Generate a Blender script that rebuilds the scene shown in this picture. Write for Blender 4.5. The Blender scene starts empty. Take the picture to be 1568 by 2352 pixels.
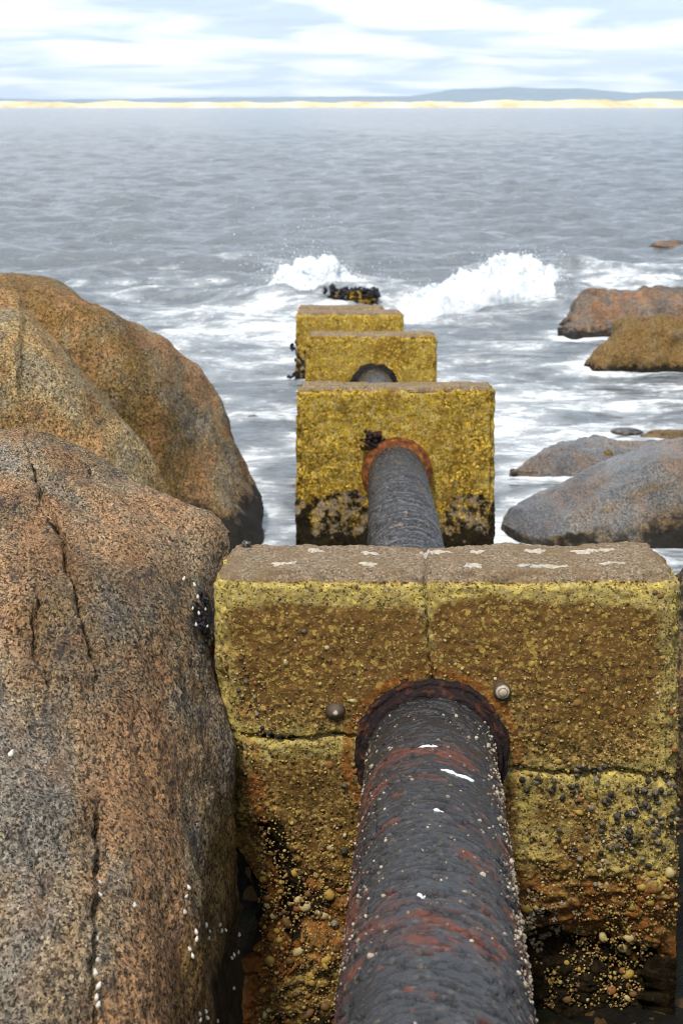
import bpy, math, random
import numpy as np

# ------------------------------------------------------------------ camera, sky, sun, exposure
scene = bpy.context.scene
COL = scene.collection
CAM_H = 2.74
PITCH = 15.35
FPX = 3400.0                      # focal length in pixels of a 1568 x 2352 frame
SP, CP = math.sin(math.radians(PITCH)), math.cos(math.radians(PITCH))

cam_data = bpy.data.cameras.new('camera')
cam = bpy.data.objects.new('camera', cam_data)
COL.objects.link(cam)
cam.location = (0, 0, CAM_H)
cam.rotation_euler = (math.radians(90 - PITCH), 0, 0)
cam_data.sensor_fit = 'VERTICAL'
cam_data.sensor_height = 36.0
cam_data.lens = 36.0 * FPX / 2352.0
cam_data.clip_start = 0.05
cam_data.clip_end = 40000
cam_data.dof.use_dof = True
cam_data.dof.focus_distance = 3.5
cam_data.dof.aperture_fstop = 8.0
scene.camera = cam

SUN_EL, SUN_AZ = 58.0, 205.0      # azimuth clockwise from the sea (+Y): behind the camera, a little left
world = bpy.data.worlds.new('World')
scene.world = world
world.use_nodes = True
wn, wl = world.node_tree.nodes, world.node_tree.links
wn.clear()
w_out = wn.new('ShaderNodeOutputWorld')
w_bg = wn.new('ShaderNodeBackground')
w_bg.inputs['Strength'].default_value = 0.075
w_sky = wn.new('ShaderNodeTexSky')
w_sky.sky_type = 'NISHITA'
w_sky.sun_disc = False
w_sky.sun_elevation = math.radians(SUN_EL)
w_sky.sun_rotation = math.radians(SUN_AZ)
w_sky.dust_density = 0.6
w_sky.ozone_density = 2.0
w_tc = wn.new('ShaderNodeTexCoord')
w_sep = wn.new('ShaderNodeSeparateXYZ')
wl.new(w_tc.outputs['Generated'], w_sep.inputs[0])


def wmath(op, a, b=None, clamp=False):
    n = wn.new('ShaderNodeMath')
    n.operation = op
    n.use_clamp = clamp
    for i, s in enumerate((a, b)):
        if s is None:
            continue
        if isinstance(s, (int, float)):
            n.inputs[i].default_value = s
        else:
            wl.new(s, n.inputs[i])
    return n.outputs[0]


w_z = wmath('ADD', wmath('MAXIMUM', w_sep.outputs[2], 0.0), 0.085)
w_cx = wmath('DIVIDE', w_sep.outputs[0], w_z)
w_cy = wmath('DIVIDE', w_sep.outputs[1], w_z)
w_comb = wn.new('ShaderNodeCombineXYZ')
wl.new(w_cx, w_comb.inputs[0])
wl.new(w_cy, w_comb.inputs[1])
w_noise = wn.new('ShaderNodeTexNoise')
w_noise.inputs['Scale'].default_value = 0.95
w_noise.inputs['Detail'].default_value = 7
w_noise.inputs['Roughness'].default_value = 0.64
w_noise.inputs['Distortion'].default_value = 1.0
wl.new(w_comb.outputs[0], w_noise.inputs['Vector'])
w_ramp = wn.new('ShaderNodeValToRGB')
w_ramp.color_ramp.elements[0].position = 0.43
w_ramp.color_ramp.elements[0].color = (0.6, 0.6, 0.6, 1)
w_ramp.color_ramp.elements[1].position = 0.64
w_ramp.color_ramp.elements[1].color = (1, 1, 1, 1)
wl.new(w_noise.outputs['Fac'], w_ramp.inputs[0])
w_noise2 = wn.new('ShaderNodeTexNoise')
w_noise2.inputs['Scale'].default_value = 1.15
w_noise2.inputs['Distortion'].default_value = 0.5
w_noise2.inputs['Detail'].default_value = 9
wl.new(w_comb.outputs[0], w_noise2.inputs['Vector'])
w_ramp2 = wn.new('ShaderNodeValToRGB')
w_ramp2.color_ramp.elements[0].position = 0.42
w_ramp2.color_ramp.elements[0].color = (3.9, 4.7, 5.7, 1)
w_ramp2.color_ramp.elements[1].position = 0.64
w_ramp2.color_ramp.elements[1].color = (9.6, 9.3, 9.0, 1)
wl.new(w_noise2.outputs['Fac'], w_ramp2.inputs[0])
w_mix = wn.new('ShaderNodeMix')
w_mix.data_type = 'RGBA'
wl.new(w_ramp.outputs[0], w_mix.inputs[0])
wl.new(w_sky.outputs[0], w_mix.inputs[6])
wl.new(w_ramp2.outputs[0], w_mix.inputs[7])
wl.new(w_mix.outputs[2], w_bg.inputs['Color'])
wl.new(w_bg.outputs[0], w_out.inputs[0])

sun_data = bpy.data.lights.new('sun', 'SUN')
sun_data.energy = 1.5
sun_data.angle = math.radians(10)
sun_data.color = (1.0, 0.95, 0.86)
sun = bpy.data.objects.new('sun', sun_data)
COL.objects.link(sun)
sun.location = (0, 0, 30)
sun.rotation_euler = (math.radians(90 - SUN_EL), 0, math.radians(180 - SUN_AZ))

scene.view_settings.view_transform = 'Standard'
scene.view_settings.look = 'None'
scene.view_settings.exposure = 1.32
scene.view_settings.gamma = 1.0
scene.view_settings.use_curve_mapping = False
scene.render.engine = 'CYCLES'
scene.cycles.use_denoising = True
scene.cycles.max_bounces = 5
scene.cycles.volume_bounces = 0
scene.cycles.filter_width = 1.05

random.seed(11)
rng = np.random.default_rng(11)


# ------------------------------------------------------------------ geometry helpers
def at(u, v, Y):
    """world point at distance Y out to sea that the frame position (u, v) looks at"""
    t, s = (1176 - v) / FPX, (u - 784) / FPX
    k = Y / (CP + t * SP)
    return np.array((s * k, Y, CAM_H + (-SP + t * CP) * k))


def at_z(u, v, z):
    t, s = (1176 - v) / FPX, (u - 784) / FPX
    k = (z - CAM_H) / (-SP + t * CP)
    return np.array((s * k, (CP + t * SP) * k, z))


def frame_of(P):
    dy, dz = P[..., 1], P[..., 2] - CAM_H
    d = dy * CP - dz * SP
    up = dy * SP + dz * CP
    d = np.maximum(d, 0.05)
    return 784 + FPX * P[..., 0] / d, 1176 - FPX * up / d, d


_perm = np.random.default_rng(3).permutation(256)
_perm = np.concatenate([_perm, _perm, _perm])
_g = np.random.default_rng(4).normal(size=(256, 3))
_g /= np.linalg.norm(_g, axis=1)[:, None]


def perlin(P):
    P = np.asarray(P, dtype=np.float64)
    i = np.floor(P).astype(np.int64)
    f = P - i
    i &= 255
    w = f * f * f * (f * (f * 6 - 15) + 10)
    out = 0
    for dx in (0, 1):
        wx = w[..., 0] if dx else 1 - w[..., 0]
        px = _perm[(i[..., 0] + dx) & 255]
        for dy in (0, 1):
            wy = wx * (w[..., 1] if dy else 1 - w[..., 1])
            py = _perm[px + ((i[..., 1] + dy) & 255)]
            for dz in (0, 1):
                wz = wy * (w[..., 2] if dz else 1 - w[..., 2])
                g = _g[_perm[py + ((i[..., 2] + dz) & 255)]]
                out = out + wz * (g[..., 0] * (f[..., 0] - dx) + g[..., 1] * (f[..., 1] - dy) + g[..., 2] * (f[..., 2] - dz))
    return out * 1.5


def fbm(P, octaves=4, gain=0.5, lac=2.03):
    a, s, out = 1.0, 1.0, 0
    for o in range(octaves):
        out = out + a * perlin(P * s + 17.3 * o)
        a *= gain
        s *= lac
    return out


def sstep(a, b, x):
    t = np.clip((x - a) / (b - a), 0, 1)
    return t * t * (3 - 2 * t)


def cr_matrix(n, m):
    """Catmull-Rom weights: m samples over n control values"""
    W = np.zeros((m, n))
    for r, x in enumerate(np.linspace(0, n - 1, m)):
        i = min(int(x), n - 2)
        t = x - i
        c = (-0.5 * t + t * t - 0.5 * t ** 3, 1 - 2.5 * t * t + 1.5 * t ** 3,
             0.5 * t + 2 * t * t - 1.5 * t ** 3, -0.5 * t * t + 0.5 * t ** 3)
        for k in range(4):
            j = i - 1 + k
            if j < 0:
                W[r, 0] += 2 * c[k]
                W[r, 1] -= c[k]
            elif j >= n:
                W[r, n - 1] += 2 * c[k]
                W[r, n - 2] -= c[k]
            else:
                W[r, j] += c[k]
    return W


def loft(ctrl, nu, nv):
    ctrl = np.array(ctrl, dtype=float)
    return np.einsum('ur,rck,vc->uvk', cr_matrix(ctrl.shape[0], nu), ctrl, cr_matrix(ctrl.shape[1], nv))


def grid_normals(P):
    n = np.cross(np.gradient(P, axis=1), np.gradient(P, axis=0))
    return n / np.maximum(np.linalg.norm(n, axis=-1), 1e-9)[..., None]


def grid_faces(nu, nv, wrap=False):
    i = np.arange(nu * nv).reshape(nu, nv)
    if wrap:
        i = np.concatenate([i, i[:, :1]], axis=1)
    return np.stack([i[:-1, :-1], i[:-1, 1:], i[1:, 1:], i[1:, :-1]], -1).reshape(-1, 4)


def mesh_np(name, V, F, attrs=None, smooth=True):
    V = np.ascontiguousarray(V.reshape(-1, 3), dtype=np.float32)
    F = np.ascontiguousarray(F, dtype=np.int32)
    k = F.shape[1]
    me = bpy.data.meshes.new(name)
    me.vertices.add(len(V))
    me.vertices.foreach_set('co', V.ravel())
    me.loops.add(F.size)
    me.loops.foreach_set('vertex_index', F.ravel())
    me.polygons.add(len(F))
    me.polygons.foreach_set('loop_start', np.arange(0, F.size, k, dtype=np.int32))
    me.update(calc_edges=True)
    me.polygons.foreach_set('use_smooth', np.full(len(F), smooth))
    for an, av in (attrs or {}).items():
        a = me.attributes.new(an, 'FLOAT', 'POINT')
        a.data.foreach_set('value', np.ascontiguousarray(np.broadcast_to(av, V.shape[:1] if np.ndim(av) == 0 else np.shape(av)), dtype=np.float32).ravel())
    me.validate()
    return me


def link(name, me, mat=None, parent=None):
    o = bpy.data.objects.new(name, me)
    COL.objects.link(o)
    if mat is not None and me is not None and not me.materials:
        me.materials.append(mat)
    if parent is not None:
        o.parent = parent
    return o


def tag(o, label=None, cat=None, group=None, kind=None):
    if label:
        o['label'] = label
    if cat:
        o['category'] = cat
    if group:
        o['group'] = group
    if kind:
        o['kind'] = kind
    return o


def poly_dist(u, v, pts):
    """distance from points (u, v) to a polyline, and position along it 0..1"""
    best = np.full(np.shape(u), 1e9)
    along = np.zeros(np.shape(u))
    n = len(pts) - 1
    for k in range(n):
        (x0, y0), (x1, y1) = pts[k], pts[k + 1]
        dx, dy = x1 - x0, y1 - y0
        t = np.clip(((u - x0) * dx + (v - y0) * dy) / (dx * dx + dy * dy), 0, 1)
        d = np.hypot(u - x0 - t * dx, v - y0 - t * dy)
        m = d < best
        best = np.where(m, d, best)
        along = np.where(m, (k + t) / n, along)
    return best, along


def ico(level=0):
    t = (1 + 5 ** .5) / 2
    V = np.array([(-1, t, 0), (1, t, 0), (-1, -t, 0), (1, -t, 0), (0, -1, t), (0, 1, t), (0, -1, -t), (0, 1, -t),
                  (t, 0, -1), (t, 0, 1), (-t, 0, -1), (-t, 0, 1)], float)
    F = [(0, 11, 5), (0, 5, 1), (0, 1, 7), (0, 7, 10), (0, 10, 11), (1, 5, 9), (5, 11, 4), (11, 10, 2), (10, 7, 6), (7, 1, 8),
         (3, 9, 4), (3, 4, 2), (3, 2, 6), (3, 6, 8), (3, 8, 9), (4, 9, 5), (2, 4, 11), (6, 2, 10), (8, 6, 7), (9, 8, 1)]
    V = [v / np.linalg.norm(v) for v in V]
    for _ in range(level):
        mid, G = {}, []

        def m(a, b):
            k = (min(a, b), max(a, b))
            if k not in mid:
                p = V[a] + V[b]
                V.append(p / np.linalg.norm(p))
                mid[k] = len(V) - 1
            return mid[k]
        for a, b, c in F:
            x, y, z = m(a, b), m(b, c), m(c, a)
            G += [(a, x, z), (b, y, x), (c, z, y), (x, y, z)]
        F = G
    return np.array(V), np.array(F)


def scatter_mesh(name, centers, radii, level=0, attrs=None, squash=0.25, smooth=True, rot=True):
    """many small uneven lumps joined in one mesh"""
    V0, F0 = ico(level)
    n = len(centers)
    sc = radii[:, None] * (1 + squash * rng.uniform(-1, 1, (n, 3)))
    V = V0[None] * sc[:, None, :] * (1 + .12 * rng.normal(size=(n, len(V0), 1)))
    if rot:
        q = rng.normal(size=(n, 4))
        q /= np.linalg.norm(q, axis=1)[:, None]
        w, x, y, z = q.T
        R = np.stack([1 - 2 * (y * y + z * z), 2 * (x * y - z * w), 2 * (x * z + y * w),
                      2 * (x * y + z * w), 1 - 2 * (x * x + z * z), 2 * (y * z - x * w),
                      2 * (x * z - y * w), 2 * (y * z + x * w), 1 - 2 * (x * x + y * y)], -1).reshape(n, 3, 3)
        V = np.einsum('nij,nkj->nki', R, V)
    V = V + centers[:, None, :]
    F = F0[None] + (np.arange(n) * len(V0))[:, None, None]
    at_ = {k: np.repeat(a, len(V0)) for k, a in (attrs or {}).items()}
    return mesh_np(name, V.reshape(-1, 3), F.reshape(-1, 3), at_, smooth)


# ------------------------------------------------------------------ material helpers
class Mat:
    def __init__(self, name):
        self.m = bpy.data.materials.new(name)
        self.m.use_nodes = True
        self.nt = self.m.node_tree
        self.nt.nodes.clear()
        self.out = self.nt.nodes.new('ShaderNodeOutputMaterial')

    def put(self, node, key, val):
        if isinstance(val, bpy.types.NodeSocket):
            self.nt.links.new(val, node.inputs[key])
        else:
            if isinstance(val, tuple) and len(val) == 3 and node.inputs[key].type == 'RGBA':
                val = (*val, 1)
            node.inputs[key].default_value = val

    def n(self, kind, inputs=None, **props):
        nd = self.nt.nodes.new('ShaderNode' + kind)
        for k, v in props.items():
            setattr(nd, k, v)
        for k, v in (inputs or {}).items():
            self.put(nd, k, v)
        return nd

    def co(self, scale=(1, 1, 1), rot=(0, 0, 0)):
        c = self.n('TexCoord').outputs['Object']
        return self.n('Mapping', {'Vector': c, 'Scale': scale, 'Rotation': rot}).outputs[0]

    def warp(self, co, scale, amount):
        nz = self.n('TexNoise', {'Vector': co, 'Scale': scale, 'Detail': 2}).outputs['Color']
        d = self.n('VectorMath', {0: nz, 1: (.5, .5, .5)}, operation='SUBTRACT').outputs[0]
        d = self.n('VectorMath', {0: d, 'Scale': amount}, operation='SCALE').outputs[0]
        return self.n('VectorMath', {0: co, 1: d}, operation='ADD').outputs[0]

    def noise(self, co, scale, detail=4, rough=.55, dist=0):
        return self.n('TexNoise', {'Vector': co, 'Scale': scale, 'Detail': detail, 'Roughness': rough, 'Distortion': dist}).outputs['Fac']

    def voro(self, co, scale, out='Color', feature='F1'):
        nd = self.n('TexVoronoi', {'Vector': co, 'Scale': scale}, feature=feature)
        if out == 'rand':
            return self.n('SeparateColor', {0: nd.outputs['Color']}).outputs[0]
        return nd.outputs[out]

    def ramp(self, fac, stops, interp='LINEAR'):
        nd = self.n('ValToRGB', {0: fac})
        cr = nd.color_ramp
        cr.interpolation = interp
        while len(cr.elements) < len(stops):
            cr.elements.new(.5)
        for e, (p, c) in zip(cr.elements, stops):
            e.position = p
            e.color = (c, c, c, 1) if isinstance(c, (int, float)) else (*c, 1)
        return nd.outputs[0]

    def mix(self, fac, a, b, blend='MIX'):
        nd = self.n('Mix', {}, data_type='RGBA', blend_type=blend)
        self.put(nd, 0, fac)
        self.put(nd, 6, (*a, 1) if isinstance(a, tuple) else a)
        self.put(nd, 7, (*b, 1) if isinstance(b, tuple) else b)
        return nd.outputs[2]

    def math(self, op, a, b=0.0, clamp=False):
        return self.n('Math', {0: a, 1: b}, operation=op, use_clamp=clamp).outputs[0]

    def attr(self, name):
        return self.n('Attribute', {}, attribute_name=name, attribute_type='GEOMETRY').outputs['Fac']

    def mask(self, attr, co, scale, soft=.12, detail=5, gain=1.0):
        """an attribute broken up by noise into a mask with a ragged edge"""
        nz = self.noise(co, scale, detail, .65)
        s = self.math('ADD', self.attr(attr), self.math('MULTIPLY', self.math('SUBTRACT', nz, .5), 1.5 * gain))
        return self.ramp(s, [(.5 - soft, 0), (.5 + soft, 1)])

    def bump(self, h, strength, dist, normal=None):
        d = {'Height': h, 'Strength': strength, 'Distance': dist}
        if normal is not None:
            d['Normal'] = normal
        return self.n('Bump', d).outputs[0]

    def bsdf(self, color, rough=.8, normal=None, **kw):
        d = {'Base Color': color, 'Roughness': rough}
        if normal is not None:
            d['Normal'] = normal
        d.update(kw)
        b = self.n('BsdfPrincipled', d)
        self.nt.links.new(b.outputs[0], self.out.inputs[0])
        return self.m


def granite(name, tint_a=(.250, .152, .080), tint_b=(.228, .165, .097), tint_c=(.178, .152, .118), scale=1.25, algae=(.14, .098, .026), rough=.78):
    """speckled granite; point attributes algae, dark and wet stain it"""
    m = Mat(name)
    co = m.co((1, .62, .8), (.5, .35, .5))
    plain = m.co()
    cw = m.warp(co, 90 * scale, .009 / scale)
    r1 = m.voro(cw, 165 * scale, 'rand')
    r2 = m.voro(m.warp(co, 140 * scale, .005 / scale), 340 * scale, 'rand')
    r3 = m.noise(co, 75 * scale, 4, .7)
    region = m.noise(m.co((1.2, .5, .9), (.4, .3, .7)), 2.6, 5, .6, .5)
    fels = m.ramp(region, [(.40, tint_c), (.49, tint_b), (.58, tint_a)])
    g1 = m.ramp(m.math('ADD', m.math('MULTIPLY', r1, .50), m.math('MULTIPLY', r3, .60)), [(.24, .14), (.38, .36), (.46, .72), (.60, 1.0), (.74, 1.35), (.86, 1.9)])
    g2 = m.ramp(r2, [(0, .12), (.16, .36), (.28, .88), (.7, 1.08), (1, 1.65)])
    col = m.mix(1, m.mix(1, fels, g1, 'MULTIPLY'), g2, 'MULTIPLY')
    # orange feldspar grains where the region is warm, dark biotite streaks
    warm = m.math('MULTIPLY', m.ramp(r1, [(.60, 0), (.68, 1)]), m.ramp(region, [(.47, .05), (.62, 1)]))
    col = m.mix(m.math('MULTIPLY', warm, .42), col, (.38, .175, .065))
    streak = m.noise(m.co((3.4, .7, 1.3), (.35, .25, .42)), 7.5, 6, .72)
    col = m.mix(m.ramp(streak, [(.55, 0), (.68, .85)]), col, (.035, .034, .036))
    warmst = m.noise(m.co((2.2, .7, 1.2), (.2, .5, .2)), 3.5, 5, .6)
    col = m.mix(m.ramp(warmst, [(.56, 0), (.72, .36)]), col, (.25, .115, .042))
    wide = m.noise(m.co((1.5, .6, .9), (.2, .4, .6)), 1.7, 5, .6, .4)
    col = m.mix(1, col, m.ramp(wide, [(.36, .62), (.5, .95), (.64, 1.22)]), 'MULTIPLY')
    al = m.mask('algae', plain, 7, .22)
    gsp = m.math('MULTIPLY', al, m.ramp(r2, [(0, .35), (.6, .85), (1, 1)]))
    col = m.mix(gsp, col, m.mix(1, m.mix(.5, algae, (.20, .10, .02)), g1, 'MULTIPLY'))
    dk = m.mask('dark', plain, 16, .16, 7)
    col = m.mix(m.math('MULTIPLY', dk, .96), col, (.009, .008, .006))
    wet = m.attr('wet')
    col = m.mix(m.math('MULTIPLY', wet, .35), col, m.mix(.5, col, (.05, .05, .055)))
    rg = m.math('SUBTRACT', rough, m.math('MULTIPLY', wet, .36))
    h = m.math('ADD', m.math('MULTIPLY', r1, .6), m.math('MULTIPLY', r2, .4))
    nb = m.bump(m.noise(plain, 34, 6, .7), .5, .02)
    nb = m.bump(h, .45, .0025, nb)
    return m.bsdf(col, rg, nb, **{'Specular IOR Level': m.math('ADD', .10, m.math('MULTIPLY', wet, m.math('SUBTRACT', .34, m.math('MULTIPLY', dk, .28))))})


def concrete(name, film=(.150, .078, .022), lich=(.56, .43, .11), stone=(.31, .195, .06), scale=1.0):
    """weathered aggregate concrete; point attributes lichen, film, dark, rust, top colour it"""
    m = Mat(name)
    co = m.co()
    cw = m.warp(co, 70 * scale, .008 / scale)
    r1 = m.voro(cw, 120 * scale, 'rand')
    d1 = m.voro(cw, 120 * scale, 'Distance')
    r2 = m.voro(m.warp(co, 120 * scale, .004 / scale), 230 * scale, 'rand')
    base = m.mix(1, stone, m.ramp(r1, [(0, .22), (.3, .55), (.6, 1), (.85, 1.5), (1, 2.1)]), 'MULTIPLY')
    base = m.mix(1, base, m.ramp(r2, [(0, .35), (.3, .8), (.8, 1.1), (1, 1.6)]), 'MULTIPLY')
    tone = m.noise(co, 9, 6, .65)
    base = m.mix(m.ramp(tone, [(.42, 0), (.62, .55)]), base, (.10, .055, .012))
    fm = m.mask('film', co, 9, .24, 7, .62)
    fcol = m.mix(1, film, m.ramp(m.noise(co, 42, 6, .7), [(.3, .55), (.7, 1.6)]), 'MULTIPLY')
    fleck = m.ramp(r1, [(.82, 0), (.88, 1)])
    fcol = m.mix(m.math('MULTIPLY', fleck, .8), fcol, (.40, .27, .06))
    fleck2 = m.ramp(r2, [(.88, 0), (.92, 1)])
    fcol = m.mix(m.math('MULTIPLY', fleck2, .6), fcol, (.40, .30, .10))
    col = m.mix(m.math('MULTIPLY', fm, .92), base, fcol)
    lm = m.mask('lichen', co, 13, .16, 7)
    lcol = m.mix(1, lich, m.ramp(m.noise(co, 60, 6, .75), [(.3, .30), (.5, .95), (.7, 1.75)]), 'MULTIPLY')
    lcol = m.mix(m.math('MULTIPLY', m.ramp(r1, [(.7, 0), (.8, .8)]), .6), lcol, (.52, .44, .16))
    lcol = m.mix(m.ramp(m.noise(co, 26, 6, .7), [(.44, 0), (.58, .7)]), lcol, m.mix(r1, (.20, .12, .03), (.46, .38, .20)))
    lcol = m.mix(m.ramp(r2, [(.08, .85), (.2, 0)]), lcol, (.06, .04, .010))
    col = m.mix(m.math('MULTIPLY', lm, .84), col, lcol)
    col = m.mix(m.ramp(m.noise(co, 75 * scale, 5, .75), [(.29, .9), (.41, 0)]), col, (.03, .02, .006))
    rm = m.mask('rust', co, 11, .2, 7)
    col = m.mix(m.math('MULTIPLY', rm, .8), col, m.mix(r1, (.20, .055, .012), (.34, .13, .03)))
    tm = m.attr('top')
    tcol = m.mix(1, (.235, .175, .115), m.ramp(r2, [(0, .45), (.3, .85), (.75, 1.1), (1, 1.7)]), 'MULTIPLY')
    tcol = m.mix(m.ramp(tone, [(.45, 0), (.6, .5)]), tcol, (.19, .125, .06))
    col = m.mix(m.ramp(m.math('ADD', tm, m.math('MULTIPLY', m.math('SUBTRACT', m.noise(co, 30, 5, .7), .5), .7)), [(.45, 0), (.6, 1)]), col, tcol)
    pm = m.mask('pale', co, 14, .1, 7)
    col = m.mix(pm, col, m.mix(r2, (.20, .145, .085), (.36, .28, .18)))
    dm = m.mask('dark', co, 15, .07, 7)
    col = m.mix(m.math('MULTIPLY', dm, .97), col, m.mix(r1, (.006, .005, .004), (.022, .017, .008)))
    nb = m.bump(m.noise(co, 60, 7, .75), .8, .011)
    nb = m.bump(d1, -.7, .007, nb)
    nb = m.bump(r2, .35, .002, nb)
    return m.bsdf(col, m.math('SUBTRACT', .88, m.math('MULTIPLY', dm, .3)), nb, **{'Specular IOR Level': m.math('SUBTRACT', .10, m.math('MULTIPLY', dm, .06))})


def simple(name, color, rough=.7, var=.35, scale=40, bump=.3, bdist=.004, **kw):
    kw.setdefault('Specular IOR Level', .2)
    m = Mat(name)
    co = m.co()
    nz = m.noise(co, scale, 6, .65)
    col = m.mix(1, color, m.ramp(nz, [(.25, 1 - var), (.75, 1 + var)]), 'MULTIPLY')
    return m.bsdf(col, rough, m.bump(nz, bump, bdist), **kw)


M_ROCK_NEAR = granite('granite_near')
M_ROCK_MID = granite('granite_mid', (.31, .185, .075), (.30, .21, .095), (.25, .20, .12), .95)
M_ROCK_FAR = granite('granite_far', (.25, .145, .07), (.24, .17, .085), (.21, .165, .11), .9)
M_ROCK_GREY = granite('granite_grey', (.145, .118, .085), (.145, .130, .110), (.13, .125, .118), 1.0, rough=.58)
M_ROCK_PINK = granite('granite_pink', (.23, .13, .07), (.17, .125, .085), (.13, .115, .10), .8, rough=.6)
M_CONC = concrete('concrete_near')
M_CONC_FAR = concrete('concrete_far', film=(.20, .105, .014), lich=(.55, .36, .028), stone=(.46, .29, .04), scale=.7)

# ------------------------------------------------------------------ setting: seabed, sea, far shore
# foreshore: dark wet ground under the boulders and the near block
gx, gy = np.linspace(-7, 7, 150), np.linspace(-4, 14, 190)
GX, GY = np.meshgrid(gx, gy)
P = np.stack([GX, GY, np.zeros_like(GX)], -1)
slope = .43 - .75 * sstep(5.2, 7.2, GY) - .5 * sstep(6, 12, GY)
slope = slope + .95 * sstep(1.0, 1.45, GX) * sstep(4.6, 3.6, GY) + .75 * sstep(1.7, .6, GY)  # unseen rises at right and behind camera, shaped to shade the pit
slope = slope + .85 * np.exp(-((GX + .30) / .22) ** 2 - ((GY - 4.15) / .38) ** 2)  # mound added behind the crevice so the gap stays dark
P[..., 2] = slope + .05 * fbm(P * 2.2, 4) + .03 * fbm(P * 9, 3)
m = Mat('wet_black_ground')
co = m.co()
r = m.voro(m.warp(co, 20, .03), 32, 'rand')
col = m.mix(m.ramp(r, [(.80, 0), (.9, .8)]), (.010, .009, .007), (.10, .055, .02))
col = m.mix(m.ramp(m.noise(co, 6, 5), [(.5, 0), (.62, .8)]), col, (.02, .022, .012))
M_GROUND = m.bsdf(col, .45, m.bump(r, .6, .02, m.bump(m.noise(co, 24, 5), .6, .03)), **{'Specular IOR Level': .06})
tag(link('foreshore_ground', mesh_np('foreshore_ground', P, grid_faces(190, 150)), M_GROUND), kind='structure')

SHORE_Y = 2500.0
# sea surface
rows = [5.6]
while rows[-1] < SHORE_Y + 40:
    rows.append(rows[-1] * 1.0045 + .002)
rows = np.array(rows)
side = np.linspace(-1, 1, 261)
side = np.sign(side) * (np.abs(side) * .33 + .0 * side) + np.sign(side) * 2.2 * np.clip(np.abs(side) - .88, 0, 1) ** 1.5 * 8
SX = rows[:, None] * side[None, :]
SY = np.repeat(rows[:, None], len(side), 1)
DYR = np.gradient(rows)[:, None]
SZ = np.zeros_like(SX)
wr = np.random.default_rng(21)
for k in range(70):
    lam = math.exp(wr.uniform(math.log(.20), math.log(2.8)))
    ang = wr.normal(0, .5)
    kx, ky = math.sin(ang) * 2 * math.pi / lam, math.cos(ang) * 2 * math.pi / lam
    amp = .0070 * lam ** .72
    wgt = np.clip((lam / (2.6 * DYR)) - .6, 0, 1)
    ph = SX * kx + SY * ky + wr.uniform(0, 6.28) + 1.2 * math.sin(k)
    s = np.sin(ph)
    SZ += amp * wgt * (s + .35 * np.cos(2 * ph + 1.57) * 0 + .25 * s * s - .12)
calm = .45 + .55 * sstep(15, 26, SY)
SZ *= calm
pn = np.stack([SX, SY, np.zeros_like(SX)], -1)
near = SY < 70
bump_n = np.zeros_like(SX)
bump_n[near] = .045 * fbm(pn[near] * np.array([.7, 1.3, 1]), 4)
SZ += bump_n * sstep(70, 40, SY) * calm
# steep little wave faces that read as dark flecks
for k in range(90):
    yy = math.exp(wr.uniform(math.log(23), math.log(75)))
    xx = wr.uniform(-.42, .42) * yy
    sx_, sy_ = wr.uniform(.18, .50) * (1 + yy / 120), wr.uniform(.11, .18) * (1 + yy / 40)
    r0, r1 = np.searchsorted(rows, (yy - 3 * sy_, yy + 3 * sy_))
    SZ[r0:r1] += .33 * sy_ * np.exp(-((SX[r0:r1] - xx) / sx_) ** 2 - ((SY[r0:r1] - yy - .25 * (SX[r0:r1] - xx)) / sy_) ** 2)
# swell that breaks on the last stub of the pipe
brk = np.exp(-((SY - 21.6 - .12 * SX) / .75) ** 2) * sstep(-2.6, -.8, SX) * sstep(4.6, 3.0, SX)
SZ += .18 * brk
swell2 = np.exp(-((SY - 26.5 + .2 * SX) / 1.2) ** 2) * .14
SZ += swell2
# foam cover: broken water round the rocks and the blocks, thinning out to sea
foam = np.full_like(SX, -.6)
nf = SY < 60
n1 = fbm(pn[nf] * np.array([.55, 1.0, 1]) + 3, 5, .6)
n2 = fbm(pn[nf] * np.array([1.6, 3.4, 1]) + 9, 4, .6)
zone = sstep(30, 20, SY[nf]) * .11 + sstep(24, 18, SY[nf]) * .02
left = np.exp(-((SX[nf] + 1.7) / 1.6) ** 2 - ((SY[nf] - 18.5) / 2.6) ** 2) * .22
mid = np.exp(-((SX[nf] - 1.6) / 1.8) ** 2 - ((SY[nf] - 13.6) / 1.6) ** 2) * .22
rgt = np.exp(-((SX[nf] - 4.4) / 1.5) ** 2 - ((SY[nf] - 24) / 2.5) ** 2) * .25
bk = np.exp(-((SY[nf] - 20.6 - .12 * SX[nf]) / 1.1) ** 2) * sstep(-3.6, -1, SX[nf]) * sstep(5, 3, SX[nf]) * .10
foam[nf] = zone + left + mid + rgt + bk + .27 * n1 + .26 * n2 - .08
foam[nf] -= .40 * sstep(25, 33, SY[nf])
foam[~nf] = -.5
m = Mat('sea_water')
co = m.co()
fine = m.noise(m.co((1, 1.6, 1)), 9, 5, .65)
def ridge(c, sc, det):
    nz_ = m.noise(c, sc, det, .55)
    return m.math('SUBTRACT', 1.0, m.math('ABSOLUTE', m.math('SUBTRACT', m.math('MULTIPLY', nz_, 2.0), 1.0)))


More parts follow.
